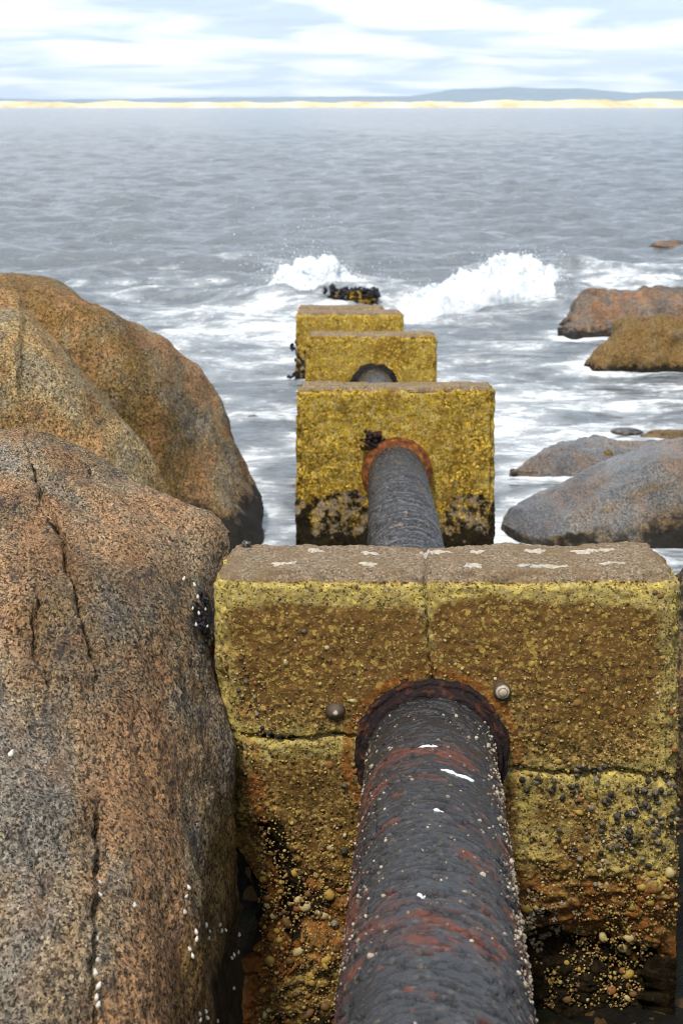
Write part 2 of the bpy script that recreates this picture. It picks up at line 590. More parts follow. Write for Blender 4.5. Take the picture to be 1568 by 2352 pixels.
mid_ = ridge(m.co((.34, 1.15, 1), (0, 0, .12)), 1.5, 3)
mid2_ = ridge(m.co((.42, 1.2, 1), (0, 0, -.2)), 4.2, 3)
big = m.noise(m.co((.35, 1, 1)), .22, 4, .6)
lace = m.voro(m.warp(co, 3, .35), 3.4, 'Distance', 'DISTANCE_TO_EDGE')
fo = m.math('ADD', m.attr('foam'), m.math('ADD', m.math('MULTIPLY', m.math('SUBTRACT', fine, .5), 1.15),
                                        m.math('MULTIPLY', m.math('SUBTRACT', .16, lace), .5)))
fmask = m.ramp(fo, [(.20, 0), (.34, .4), (.50, .95)])
milky = m.ramp(m.attr('foam'), [(0, 0), (.35, 1)])
wcol = m.mix(milky, (.142, .158, .172), (.39, .41, .415))
col = m.mix(fmask, wcol, (.72, .74, .75))
nb = m.bump(mid_, .75, .22)
nb = m.bump(mid2_, .75, .085, nb)
nb = m.bump(fine, .35, .022, nb)
M_SEA = m.bsdf(col, m.math('ADD', .10, m.math('MULTIPLY', fmask, .7)), nb, **{'IOR': 1.33})
sea = link('sea', mesh_np('sea', np.stack([SX, SY, SZ], -1), grid_faces(len(rows), len(side)), {'foam': foam.ravel()}), M_SEA)
tag(sea, kind='structure')

# far shore: sunlit dunes and low hills
x = np.linspace(-1600, 1600, 700)
prof = [0, .22, .5, .82, 1.0, .8, .45, .2]
off = [0, 18, 40, 70, 110, 170, 260, 420]
pu = 784 + FPX * x / SHORE_Y
hgt = 8.5 + 3.2 * fbm(np.stack([x * .012, x * 0, x * 0], -1), 5) + 4 * sstep(850, 1500, pu) * (1 + .4 * np.sin(x * .05))
hgt = np.clip(hgt, 3.5, 20)
P = np.stack([np.stack([x, SHORE_Y + o + 6 * np.sin(x * .01), hgt * p * (1 + .18 * fbm(np.stack([x * .03, x * 0 + o, x * 0], -1), 3)) - (.3 if p == 0 else 0)], -1) for p, o in zip(prof, off)])
P = np.einsum('ur,rck->uck', cr_matrix(8, 40), P)
m = Mat('dune_sand')
co = m.co()
gr = m.noise(m.co((1, .4, 3)), .016, 6, .65)
col = m.ramp(gr, [(.36, (.84, .74, .55)), (.50, (.78, .60, .34)), (.60, (.60, .45, .22)), (.68, (.26, .22, .13))])
M_DUNE = m.bsdf(col, .95)
tag(link('dunes', mesh_np('dunes', P, grid_faces(40, 700)), M_DUNE), kind='structure')

HILL_Y = 14000.0
x = np.linspace(-10000, 10000, 500)
pu = 784 + FPX * x / HILL_Y
pv = np.interp(pu, [-1500, 0, 120, 330, 600, 760, 930, 985, 1030, 1100, 1160, 1230, 1310, 1370, 1420, 1480, 1530, 1600, 3000],
               [226, 226, 229, 227, 224, 223, 222, 216, 207, 206, 203, 206, 205, 210, 215, 212, 211, 213, 220])
ht = (243 - pv) / FPX * HILL_Y + 5 * fbm(np.stack([x * .004, x * 0, x * 0], -1), 4)
P = np.stack([np.stack([x, HILL_Y + 0 * x + o, ht * p - (4 if p == 0 else 0)], -1) for p, o in ((0, -700), (.45, -450), (.8, -200), (1, 0), (.8, 300), (0, 900))])
P = np.einsum('ur,rck->uck', cr_matrix(6, 24), P)
M_HILL = simple('hill_green', (.09, .12, .07), .95, .4, .004, .1, 1)
tag(link('hills', mesh_np('hills', P, grid_faces(24, 500)), M_HILL), kind='structure')

# the air between: one closed box of even haze
hx, hy0, hy1, hz0, hz1 = 11000, -60, 15500, -3.5, 240
V = np.array([(sx, sy, sz) for sx in (-hx, hx) for sy in (hy0, hy1) for sz in (hz0, hz1)], float)
F = np.array([(0, 1, 3, 2), (4, 6, 7, 5), (0, 4, 5, 1), (2, 3, 7, 6), (0, 2, 6, 4), (1, 5, 7, 3)])
m = Mat('haze_air')
pv_ = m.n('VolumePrincipled', {'Color': (.68, .81, 1.0, 1), 'Density': 7e-5, 'Anisotropy': .2})
m.nt.links.new(pv_.outputs[0], m.out.inputs['Volume'])
hz = link('haze', mesh_np('haze', V, F, smooth=False), m.m)
tag(hz, kind='stuff')


# ------------------------------------------------------------------ boulders
WATERLINE = []


def boulder(name, label, rows_, nu, nv, mat, amp=(.05, .016, .004), freq=(1.3, 5, 22), attr_fn=None, shape_fn=None, group=None):
    ctrl = [[at(*c) for c in r] for r in rows_]
    P = loft(ctrl, nu, nv)
    N = grid_normals(P)
    c = P.reshape(-1, 3).mean(0)
    if np.mean(np.sum(N * (P - c), -1)) < 0:
        N = -N
        flip = True
    else:
        flip = False
    d = 0
    for a, f in zip(amp, freq):
        d = d + a * fbm(P * f + len(label), 3)
    P = P + N * d[..., None]
    attrs = {'algae': np.zeros(nu * nv), 'dark': np.zeros(nu * nv), 'wet': np.zeros(nu * nv)}
    if shape_fn:
        P = P + N * shape_fn(P, N)[..., None]
    if attr_fn:
        for k, v_ in attr_fn(P, N).items():
            attrs[k] = np.broadcast_to(v_, (nu, nv)).ravel()
    F = grid_faces(nu, nv)
    if flip is False:
        F = F[:, ::-1]
    ring_ = P[(np.abs(P[..., 2]) < .05) & (P[..., 1] > 8)]
    if len(ring_):
        WATERLINE.append(ring_[rng.integers(0, len(ring_), 140), :2])
    o = link(name, mesh_np(name, P, F, attrs), mat)
    tag(o, label, 'boulder', group)
    return o, P, N


CRACKS = [  # (frame polyline, width mm, depth mm)
    ([(60, 1020), (75, 1080), (92, 1130), (90, 1165), (118, 1200), (148, 1245), (150, 1305), (172, 1335), (176, 1385), (190, 1430), (205, 1470), (216, 1530), (214, 1590)], 15, 26),
    ([(88, 1345), (84, 1400), (78, 1465), (82, 1510), (115, 1545), (120, 1600)], 12, 18),
    ([(0, 1437), (30, 1450), (78, 1468)], 10, 14),
    ([(216, 1845), (219, 1900), (222, 2000), (226, 2110), (218, 2250), (214, 2352), (205, 2500)], 16, 22),
    ([(172, 1335), (205, 1345), (228, 1360)], 9, 12),
    ([(10, 1890), (60, 1950), (95, 2010), (100, 2080)], 7, 7),
    ([(330, 1590), (300, 1700), (340, 1790), (400, 1870)], 7, 6),
    ([(200, 1060), (210, 1090), (205, 1110)], 12, 14),
]


def crack_relief(P, cracks):
    u, v, d = frame_of(P)
    w1 = fbm(P * 14, 4, .62) * 10
    w2 = fbm(P * 14 + 40, 4, .62) * 10
    out = np.zeros(u.shape)
    for pts, wmm, dmm in cracks:
        dist, al = poly_dist(u + w1, v + w2, pts)
        mm = dist * d / FPX * 1000
        taper = np.clip(np.minimum(al, 1 - al) * 8, .25, 1)
        wv = .62 * wmm * (.55 + .5 * taper) * (1 + .6 * perlin(P * 9))
        out -= dmm / 1000 * taper * (1 - sstep(0, 1, mm / np.maximum(wv, 3.5)))
        # one lip stands a little prouder
        chip = sstep(.05, .45, perlin(P * 21 + 3)) * taper
        out -= .009 * chip * (1 - sstep(0, 1, mm / (wmm * 1.9)))
        out -= .003 * taper * (1 - sstep(0, 1, mm / 30))
    return out


def plate_step(P):
    """the slab left of the long crack stands a little proud and swells into two lobes"""
    u, v, d = frame_of(P)
    xc = np.interp(v, [1020, 1130, 1245, 1335, 1430, 1530, 1700, 2000, 2350], [60, 92, 148, 172, 190, 216, 222, 222, 214])
    side_ = sstep(4, -6, u - xc + 6 * fbm(P * 12, 2)) * np.exp(-np.clip(xc - u, 0, None) / 170)
    lobe = np.exp(-((u - 20) / 110) ** 2 - ((v - 1330) / 90) ** 2)
    slab = np.exp(-((u - 70) / 90) ** 2 - ((v - 1180) / 60) ** 2)
    side_ = side_ * (1 - .85 * sstep(1540, 1600, v) * sstep(1870, 1810, v))
    return .011 * side_ * (v < 2500) + .03 * lobe + .02 * slab


A_ROWS = [
    [(-900, 3900, 1.0), (-500, 3950, 1.0), (-300, 4000, 1.0), (-150, 4150, 1.0), (0, 4400, 1.0), (60, 4800, 1.0), (90, 5600, 1.0), (90, 6400, 1.0)],
    [(-600, 2230, 1.9), (-200, 2270, 1.9), (60, 2310, 1.9), (215, 2380, 1.9), (320, 2500, 1.9), (375, 2750, 1.9), (395, 3150, 1.9), (400, 3600, 1.9)],
    [(-450, 1770, 2.4), (-150, 1800, 2.4), (60, 1850, 2.4), (215, 1930, 2.4), (360, 2070, 2.4), (440, 2300, 2.4), (470, 2650, 2.4), (478, 3000, 2.4)],
    [(-400, 1460, 2.9), (-130, 1480, 2.9), (60, 1515, 2.9), (210, 1580, 2.9), (370, 1700, 2.9), (470, 1900, 2.9), (518, 2200, 2.9), (530, 2600, 2.9)],
    [(-350, 1270, 3.3), (-100, 1280, 3.3), (60, 1305, 3.3), (200, 1345, 3.3), (350, 1430, 3.3), (470, 1580, 3.3), (545, 1830, 3.25), (560, 2350, 3.2)],
    [(-320, 1110, 3.75), (-100, 1115, 3.75), (60, 1125, 3.75), (180, 1155, 3.75), (310, 1230, 3.7), (425, 1330, 3.65), (478, 1500, 3.6), (480, 2000, 3.6)],
    [(-300, 1015, 4.35), (-90, 1015, 4.35), (60, 998, 4.35), (150, 1018, 4.3), (270, 1085, 4.25), (400, 1163, 4.15), (480, 1200, 4.05), (512, 1262, 4.0)],
    [(-300, 1060, 4.9), (-90, 1060, 4.9), (60, 1050, 4.9), (150, 1080, 4.8), (270, 1140, 4.7), (390, 1230, 4.6), (460, 1290, 4.5), (490, 1400, 4.4)],
    [(-300, 1500, 5.3), (-90, 1500, 5.3), (60, 1500, 5.3), (150, 1500, 5.2), (270, 1500, 5.1), (390, 1550, 5.0), (450, 1600, 4.9), (480, 1700, 4.7)],
]


def a_attr(P, N):
    u, v, d = frame_of(P)
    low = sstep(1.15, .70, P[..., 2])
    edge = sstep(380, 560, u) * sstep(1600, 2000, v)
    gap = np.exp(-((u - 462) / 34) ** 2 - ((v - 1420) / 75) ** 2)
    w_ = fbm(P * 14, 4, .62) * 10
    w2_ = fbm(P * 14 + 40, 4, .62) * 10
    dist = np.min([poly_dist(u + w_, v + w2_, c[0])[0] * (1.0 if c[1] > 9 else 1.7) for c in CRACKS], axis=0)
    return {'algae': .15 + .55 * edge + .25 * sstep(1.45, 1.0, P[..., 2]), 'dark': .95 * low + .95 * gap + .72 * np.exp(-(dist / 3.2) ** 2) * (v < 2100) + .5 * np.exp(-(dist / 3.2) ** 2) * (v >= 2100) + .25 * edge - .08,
            'wet': sstep(1.2, .8, P[..., 2]) * .7}


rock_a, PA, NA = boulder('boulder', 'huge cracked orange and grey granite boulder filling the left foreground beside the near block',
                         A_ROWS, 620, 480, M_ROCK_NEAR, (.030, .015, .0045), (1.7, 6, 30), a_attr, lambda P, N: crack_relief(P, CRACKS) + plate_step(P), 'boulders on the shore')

B_ROWS = [
    [(-300, 1500, 5.9), (0, 1500, 5.9), (60, 1500, 5.9), (130, 1500, 5.95), (210, 1500, 6.0), (290, 1500, 6.0), (350, 1500, 6.1), (380, 1480, 6.2)],
    [(-300, 1050, 6.1), (0, 1080, 6.1), (60, 1095, 6.1), (130, 1120, 6.15), (205, 1150, 6.2), (285, 1185, 6.25), (345, 1200, 6.35), (385, 1215, 6.45)],
    [(-300, 800, 6.5), (0, 800, 6.5), (55, 840, 6.5), (115, 890, 6.5), (190, 960, 6.5), (270, 1040, 6.5), (330, 1095, 6.55), (384, 1150, 6.65)],
    [(-300, 685, 7.1), (0, 704, 7.1), (62, 738, 7.05), (125, 788, 7.0), (205, 875, 6.95), (285, 965, 6.9), (345, 1040, 6.85), (386, 1125, 6.8)],
    [(-300, 730, 7.8), (0, 750, 7.8), (60, 790, 7.75), (125, 860, 7.7), (205, 950, 7.6), (285, 1040, 7.5), (340, 1110, 7.3), (375, 1190, 7.1)],
    [(-300, 1500, 8.2), (0, 1500, 8.2), (60, 1500, 8.1), (125, 1500, 8.0), (205, 1500, 7.9), (285, 1500, 7.8), (340, 1500, 7.6), (370, 1500, 7.3)],
]
boulder('boulder', 'middle of the three left boulders, smooth ochre flank rising behind the cracked one', B_ROWS, 300, 300, M_ROCK_MID,
        (.04, .014, .004), (1.3, 5, 20), lambda P, N: {'algae': .72 - .75 * N[..., 2] + .25 * fbm(P * 2, 2), 'dark': sstep(1.0, .3, P[..., 2]) - .1, 'wet': 0 * P[..., 0]}, group='boulders on the shore')

C_ROWS = [
    [(-300, 1450, 8.5), (0, 1450, 8.6), (150, 1450, 8.7), (300, 1450, 8.8), (420, 1440, 8.9), (500, 1420, 8.8), (560, 1400, 8.8), (598, 1370, 8.9)],
    [(-300, 1000, 8.8), (0, 1000, 8.8), (150, 1010, 8.9), (290, 1030, 8.95), (385, 1080, 9.0), (465, 1150, 9.1), (545, 1230, 9.0), (604, 1262, 9.1)],
    [(-300, 722, 9.2), (0, 720, 9.2), (130, 724, 9.2), (280, 775, 9.25), (370, 880, 9.3), (440, 1000, 9.4), (515, 1115, 9.3), (606, 1200, 9.4)],
    [(-300, 662, 10), (0, 658, 10), (130, 668, 10), (270, 724, 10.1), (400, 812, 10.2), (490, 892, 10.3), (558, 1020, 10.0), (610, 1140, 9.75)],
    [(-300, 700, 11), (0, 700, 11.2), (130, 715, 11.2), (270, 790, 11.2), (395, 900, 11.2), (475, 990, 11.1), (540, 1090, 10.8), (592, 1180, 10.3)],
    [(-300, 1250, 12), (0, 1250, 12), (130, 1250, 12), (270, 1250, 12), (390, 1250, 11.9), (470, 1250, 11.8), (530, 1250, 11.6), (575, 1250, 11.2)],
]


def c_attr(P, N):
    u, v, d = frame_of(P)
    right = sstep(-40, 60, u - np.interp(v, [700, 800, 950, 1100, 1200], [250, 310, 410, 450, 470]))
    return {'algae': .56 - .42 * right + .5 * sstep(.35, .1, P[..., 2]), 'dark': .30 * (1 - right) + 1.0 * sstep(.45, .02, P[..., 2]) - .04 + .15 * sstep(500, 600, u), 'wet': sstep(.5, .1, P[..., 2]) * .5}


boulder('boulder', 'farthest and tallest of the left boulders, standing in the water with a black waterline', C_ROWS, 300, 300, M_ROCK_FAR,
        (.05, .016, .005), (1.2, 4.5, 16), c_attr, group='boulders on the shore')

F_ROWS = [
    [(1148, 1215, 9.5), (1172, 1240, 9.35), (1230, 1262, 9.2), (1300, 1270, 9.2), (1380, 1275, 9.15), (1460, 1275, 9.1), (1568, 1275, 9.1), (1800, 1275, 9.1)],
    [(1150, 1203, 9.45), (1175, 1208, 9.4), (1230, 1222, 9.28), (1300, 1212, 9.28), (1380, 1190, 9.3), (1460, 1165, 9.3), (1568, 1140, 9.3), (1800, 1120, 9.3)],
    [(1151, 1197, 9.5), (1180, 1183, 9.5), (1240, 1185, 9.45), (1320, 1155, 9.6), (1400, 1115, 9.55), (1480, 1075, 9.55), (1568, 1042, 9.6), (1800, 1010, 9.7)],
    [(1154, 1190, 9.6), (1190, 1158, 9.8), (1255, 1122, 10.0), (1345, 1078, 10.3), (1425, 1045, 10.4), (1500, 1024, 10.4), (1568, 1015, 10.4), (1800, 990, 10.4)],
    [(1165, 1195, 10.0), (1200, 1190, 10.5), (1260, 1180, 10.9), (1345, 1170, 10.9), (1425, 1160, 11), (1500, 1160, 11), (1568, 1160, 11), (1800, 1160, 11)],
]


def f_attr(P, N):
    up = sstep(.45, .8, N[..., 2])
    return {'algae': .75 * (1 - up) - .1, 'dark': sstep(.30, .0, P[..., 2]) * .55 * (1 - .8 * up) + .12 * (1 - up) + .3 * sstep(1.7, 2.4, P[..., 0]) * (1 - up), 'wet': .25 + .75 * up}


boulder('boulder', 'sloping wet grey boulder at the right, nearest in the water, with a brown front', F_ROWS, 220, 300, M_ROCK_GREY,
        (.03, .012, .004), (1.6, 6, 18), f_attr, group='boulders on the shore')

G_ROWS = [
    [(1165, 1100, 11.0), (1230, 1110, 10.9), (1300, 1100, 10.9), (1380, 1080, 11), (1450, 1068, 11.2), (1568, 1062, 11.3), (1750, 1060, 11.3)],
    [(1172, 1085, 10.9), (1230, 1070, 10.95), (1300, 1052, 11.1), (1380, 1036, 11.4), (1450, 1032, 11.5), (1568, 1032, 11.6), (1750, 1030, 11.6)],
    [(1178, 1081, 10.95), (1232, 1046, 11.3), (1300, 1014, 11.7), (1370, 1004, 12.0), (1450, 1012, 12), (1568, 1020, 12), (1750, 1020, 12)],
    [(1190, 1090, 11.6), (1240, 1070, 12.2), (1300, 1060, 12.6), (1370, 1055, 12.7), (1450, 1050, 12.7), (1568, 1050, 12.7), (1750, 1050, 12.7)],
]
boulder('boulder', 'low flat grey rock awash just behind the sloping wet grey boulder', G_ROWS, 140, 220, M_ROCK_GREY,
        (.03, .014, .006), (2.5, 7, 18), lambda P, N: {'algae': 0 * P[..., 0] + .1, 'dark': .18 + 0 * P[..., 0], 'wet': .95 + 0 * P[..., 0]}, group='boulders on the shore')

D_ROWS = [
    [(1278, 775, 18.3), (1300, 790, 18.1), (1350, 792, 18.1), (1410, 792, 18.1), (1480, 792, 18.1), (1568, 790, 18.1), (1800, 790, 18.1)],
    [(1283, 757, 18.6), (1305, 745, 18.5), (1350, 735, 18.5), (1410, 730, 18.5), (1480, 725, 18.5), (1568, 722, 18.5), (1800, 720, 18.5)],
    [(1284, 750, 18.8), (1312, 714, 19), (1345, 697, 19), (1410, 691, 19), (1480, 687, 19), (1568, 684, 19), (1800, 690, 19)],
    [(1287, 747, 19.2), (1327, 697, 19.6), (1365, 679, 19.8), (1430, 669, 20), (1500, 663, 20), (1568, 664, 20), (1800, 680, 20)],
    [(1300, 750, 19.8), (1335, 745, 20.6), (1370, 742, 21), (1430, 740, 21), (1500, 740, 21), (1568, 740, 21), (1800, 740, 21)],
]
boulder('boulder', 'far right boulder with a pinkish brown humped top, behind the olive one', D_ROWS, 160, 220, M_ROCK_PINK,
        (.13, .05, .012), (1.5, 4, 12), lambda P, N: {'algae': .5 * (1 - N[..., 2]), 'dark': .12 + sstep(.16, -.02, P[..., 2]) * .7, 'wet': .3 + 0 * P[..., 0]}, group='boulders on the shore')

E_ROWS = [
    [(1330, 850, 15.9), (1360, 866, 15.7), (1400, 874, 15.6), (1450, 874, 15.6), (1510, 872, 15.6), (1568, 870, 15.6), (1800, 868, 15.6)],
    [(1342, 834, 15.9), (1374, 808, 15.85), (1406, 802, 15.8), (1450, 800, 15.8), (1510, 797, 15.8), (1568, 792, 15.8), (1800, 790, 15.8)],
    [(1346, 830, 16), (1384, 787, 16.05), (1413, 756, 16.1), (1440, 746, 16.1), (1500, 741, 16.1), (1568, 737, 16.1), (1800, 736, 16.1)],
    [(1350, 831, 16.2), (1390, 788, 16.4), (1420, 757, 16.6), (1445, 748, 16.8), (1500, 742, 16.8), (1568, 739, 16.8), (1800, 740, 16.8)],
    [(1360, 845, 16.6), (1400, 845, 17.2), (1430, 842, 17.4), (1450, 842, 17.4), (1500, 842, 17.4), (1568, 842, 17.4), (1800, 842, 17.4)],
]
boulder('boulder', 'blocky olive brown boulder at the right edge in front of the pinkish one', E_ROWS, 160, 220, M_ROCK_FAR,
        (.09, .05, .014), (1.6, 4, 12), lambda P, N: {'algae': .72 + 0 * P[..., 0], 'dark': sstep(.15, -.02, P[..., 2]) * .8 + .12 + .25 * fbm(P * 3, 3), 'wet': .2 + 0 * P[..., 0]}, group='boulders on the shore')


def lump(name, label, c, rad, mat, cat='boulder', group=None, seed=0., amp=.18, n=(60, 80), attrs=(.3, .1, .3)):
    th = np.linspace(0.02, math.pi - .02, n[0])
    ph = np.linspace(0, 2 * math.pi, n[1], endpoint=False)
    T, H = np.meshgrid(th, ph, indexing='ij')
    D = np.stack([np.sin(T) * np.cos(H), np.sin(T) * np.sin(H), np.cos(T)], -1)
    r = 1 + amp * fbm(D * 1.6 + seed, 4)
    P = D * r[..., None] * np.array(rad)
    o = link(name, mesh_np(name, P, grid_faces(n[0], n[1], True), {'algae': np.full(n[0] * n[1], attrs[0]), 'dark': np.full(n[0] * n[1], attrs[1]), 'wet': np.full(n[0] * n[1], attrs[2])}), mat)
    o.location = c
    tag(o, label, cat, group)
    return o


lump('boulder', 'dark brown boulder peeking out past the right end of the near block', (1.56, 4.75, .78), (.50, .55, .62), M_ROCK_FAR, group='boulders on the shore', seed=4.1, attrs=(.4, .45, .2))
lump('stone', 'small yellow brown stone resting on the low flat grey rock', at(1395, 1050, 11.35) + np.array((0, 0, .02)), (.038, .038, .036), M_ROCK_FAR, 'stone', seed=2.2, n=(20, 24), attrs=(.7, 0, 0))
p = at_z(1542, 566, 0.06)
lump('stone', 'tiny orange brown rock breaking the surface far out at the right edge', p, (.42, .4, .13), M_ROCK_PINK, 'rock', seed=7.0, n=(30, 40), attrs=(.1, 0, .3))
p = at_z(1530, 1010, 0.0)
lump('stone', 'dark yellow rim of rock awash at the right edge behind the flat grey rock', p + np.array((.05, .1, 0)), (.24, .14, .06), M_ROCK_FAR, 'rock', seed=9.0, n=(30, 40), attrs=(.7, .35, .5))
p = at_z(1445, 997, 0.0)
lump('stone', 'small dark rock tip just breaking the water above the flat grey rock', p + np.array((0, .1, 0)), (.14, .12, .022), M_ROCK_GREY, 'rock', seed=5.0, n=(24, 30), attrs=(.2, .5, .8))
p = at_z(582, 966, 0.0)
lump('stone', 'small brown stone breaking the water beside the far left boulder', p, (.075, .07, .05), M_ROCK_GREY, 'rock', seed=3.0, n=(24, 30), attrs=(.1, .2, .6))

# ------------------------------------------------------------------ pier blocks
BLOCK_W = 1.07


def box_grids(w, t, h, res, back_res):
    """five sides of a box, local: x centred, y from 0 (front) to t, z from 0 to h"""
    def face(o, a, b, la, lb, ra, rb=None):
        na, nb = max(2, int(la / ra) + 1), max(2, int(lb / (rb or ra)) + 1)
        A, B = np.meshgrid(np.linspace(0, la, na), np.linspace(0, lb, nb), indexing='ij')
        return np.array(o, float) + A[..., None] * np.array(a, float) + B[..., None] * np.array(b, float), na, nb
    parts = [face((-w / 2, 0, 0), (1, 0, 0), (0, 0, 1), w, h, res), face((-w / 2, 0, h), (1, 0, 0), (0, 1, 0), w, t, res),
             face((-w / 2, t, 0), (0, -1, 0), (0, 0, 1), t, h, res), face((w / 2, 0, 0), (0, 1, 0), (0, 0, 1), t, h, res),
             face((w / 2, t, 0), (-1, 0, 0), (0, 0, 1), w, h, back_res)]
    Vs, Fs, k = [], [], 0
    for P, na, nb in parts:
        Vs.append(P.reshape(-1, 3))
        Fs.append(grid_faces(na, nb)[:, ::-1] + k)
        k += na * nb
    V, F = np.concatenate(Vs), np.concatenate(Fs)
    key = np.round(V / 1e-4).astype(np.int64)
    _, idx, inv = np.unique(key, axis=0, return_index=True, return_inverse=True)
    return V[idx], inv.ravel()[F]


def round_box(V, w, t, h, r):
    lo, hi = np.array((-w / 2 + r, r, -1)), np.array((w / 2 - r, t - r, h - r))
    inner = np.clip(V, lo, hi)
    n = V - inner
    L = np.linalg.norm(n, axis=1)
    n = n / np.maximum(L, 1e-9)[:, None]
    return inner + n * r, n


def block_label_mesh(name, label, u0, u1, v_top, Y, base_z, thick, res, mat, relief, masks, radius=.03, batter=.03, name_gap=False):
    """a pier block whose front top edge spans u0..u1 at height v_top, distance Y"""
    a, b = at(u0, v_top, Y), at(u1, v_top, Y)
    w, top = b[0] - a[0], a[2]
    h = top - base_z
    V, F = box_grids(w, thick, h, res, max(res * 4, .03))
    V, n = round_box(V, w, thick, h, radius)
    org = np.array(((a[0] + b[0]) / 2, Y, base_z))
    W = V + org
    V = V + n * relief(W, n, V)[:, None]
    if name_gap:
        wl_ = sstep(-.22 * w, -.5 * w, V[:, 0])
        dl = np.interp(V[:, 2] + base_z, [.3, .42, .56, .64, .80, .88, 1.0, 1.2, 1.3, 1.5], [.03, .035, .04, .12, .125, .09, .05, .04, .01, 0])
        V[:, 0] += wl_ * (dl + .025 * fbm(W * 9, 3) * (dl > .03))
    V[:, 0] *= 1 + batter * np.maximum(h - V[:, 2], 0) * np.where(V[:, 0] > 0, 1.9 if name_gap else 1.0, 1.0)
    at_ = {k: np.zeros(len(V)) for k in ('lichen', 'film', 'dark', 'rust', 'top', 'pale')}
    at_.update(masks(W, n, V, w, h))
    root = bpy.data.objects.new(name, None)
    COL.objects.link(root)
    root.location = org
    root.empty_display_size = .2
    tag(root, label, 'concrete block', 'concrete blocks carrying the pipe')
    body = link('body', mesh_np(name + '_body', V, F, at_), mat, root)
    return root, body, org, w, h


def rough_relief(a1=.008, a2=.005, a3=.003, chip=.016):
    def f(W, n, V):
        d = a1 * fbm(W * 4, 3) + a2 * fbm(W * 18, 3) + a3 * fbm(W * 60, 2)
        edge = np.sum(np.abs(n) > .3, axis=1) > 1
        d = d - chip * edge * np.clip(fbm(W * 15 + 5, 4) + .3, 0, 1.5)
        return d
    return f


Y1 = 3.36
CRACK_V = [(975, 1230), (977, 1290), (972, 1330), (980, 1400), (984, 1470), (988, 1520), (996, 1570)]
CRACK_L = [(540, 1690), (600, 1695), (650, 1702), (700, 1694), (770, 1690), (850, 1690)]
CRACK_R = [(1150, 1765), (1200, 1768), (1260, 1778), (1310, 1786), (1370, 1772), (1430, 1778), (1500, 1790), (1570, 1785)]
PIPE_R = .155


def near_relief(W, n, V):
    d = rough_relief(.010, .0032, .0030)(W, n, V)
    u, v, dep = frame_of(W)
    fr = n[:, 1] < -.3
    j1 = fbm(W * 22, 3) * 8
    for pts, wmm, dmm in ((CRACK_V, 6, 16), (CRACK_L, 8, 22), (CRACK_R, 8, 22)):
        dist, al = poly_dist(u + j1, v + np.roll(j1, 7), pts)
        wv = wmm * (1 + .7 * perlin(W * 12 + 9))
        d = d - (fr | (n[:, 2] > .5)) * dmm / 1000 * (1 - sstep(0, 1, dist / np.maximum(wv, 4)))
        d = d - fr * .003 * (1 - sstep(0, 1, dist / 24))
    # crumbled lower left corner and undercut foot
    low = np.exp(-((u - 560) / 55) ** 2) * sstep(1860, 1960, v) * sstep(2260, 2120, v)
    d = d - fr * .05 * low
    foot = fr * sstep(2120, 2240, v + 30 * fbm(W * 6, 3)) * sstep(1150, 1230, u)
    d = d - .07 * foot
    hol = fr * np.exp(-((u - 1300) / 120) ** 2 - ((v - 2170) / 70) ** 2)
    d = d - .05 * hol
    step = fr * sstep(2110, 2150, v + 26 * fbm(W * 7, 3)) * sstep(850, 760, u)
    d = d + .05 * step
    rough_low = fr * sstep(1850, 2050, v)
    d = d + rough_low * (.013 * fbm(W * 30, 3) + .012 * fbm(W * 9 + 3, 3))
    lip = fr * np.exp(-((v - np.interp(u, [500, 850, 1150, 1570], [1710, 1712, 1800, 1810])) / 26) ** 2) * ((u < 830) | (u > 1160))
    d = d + .003 * lip
    return d


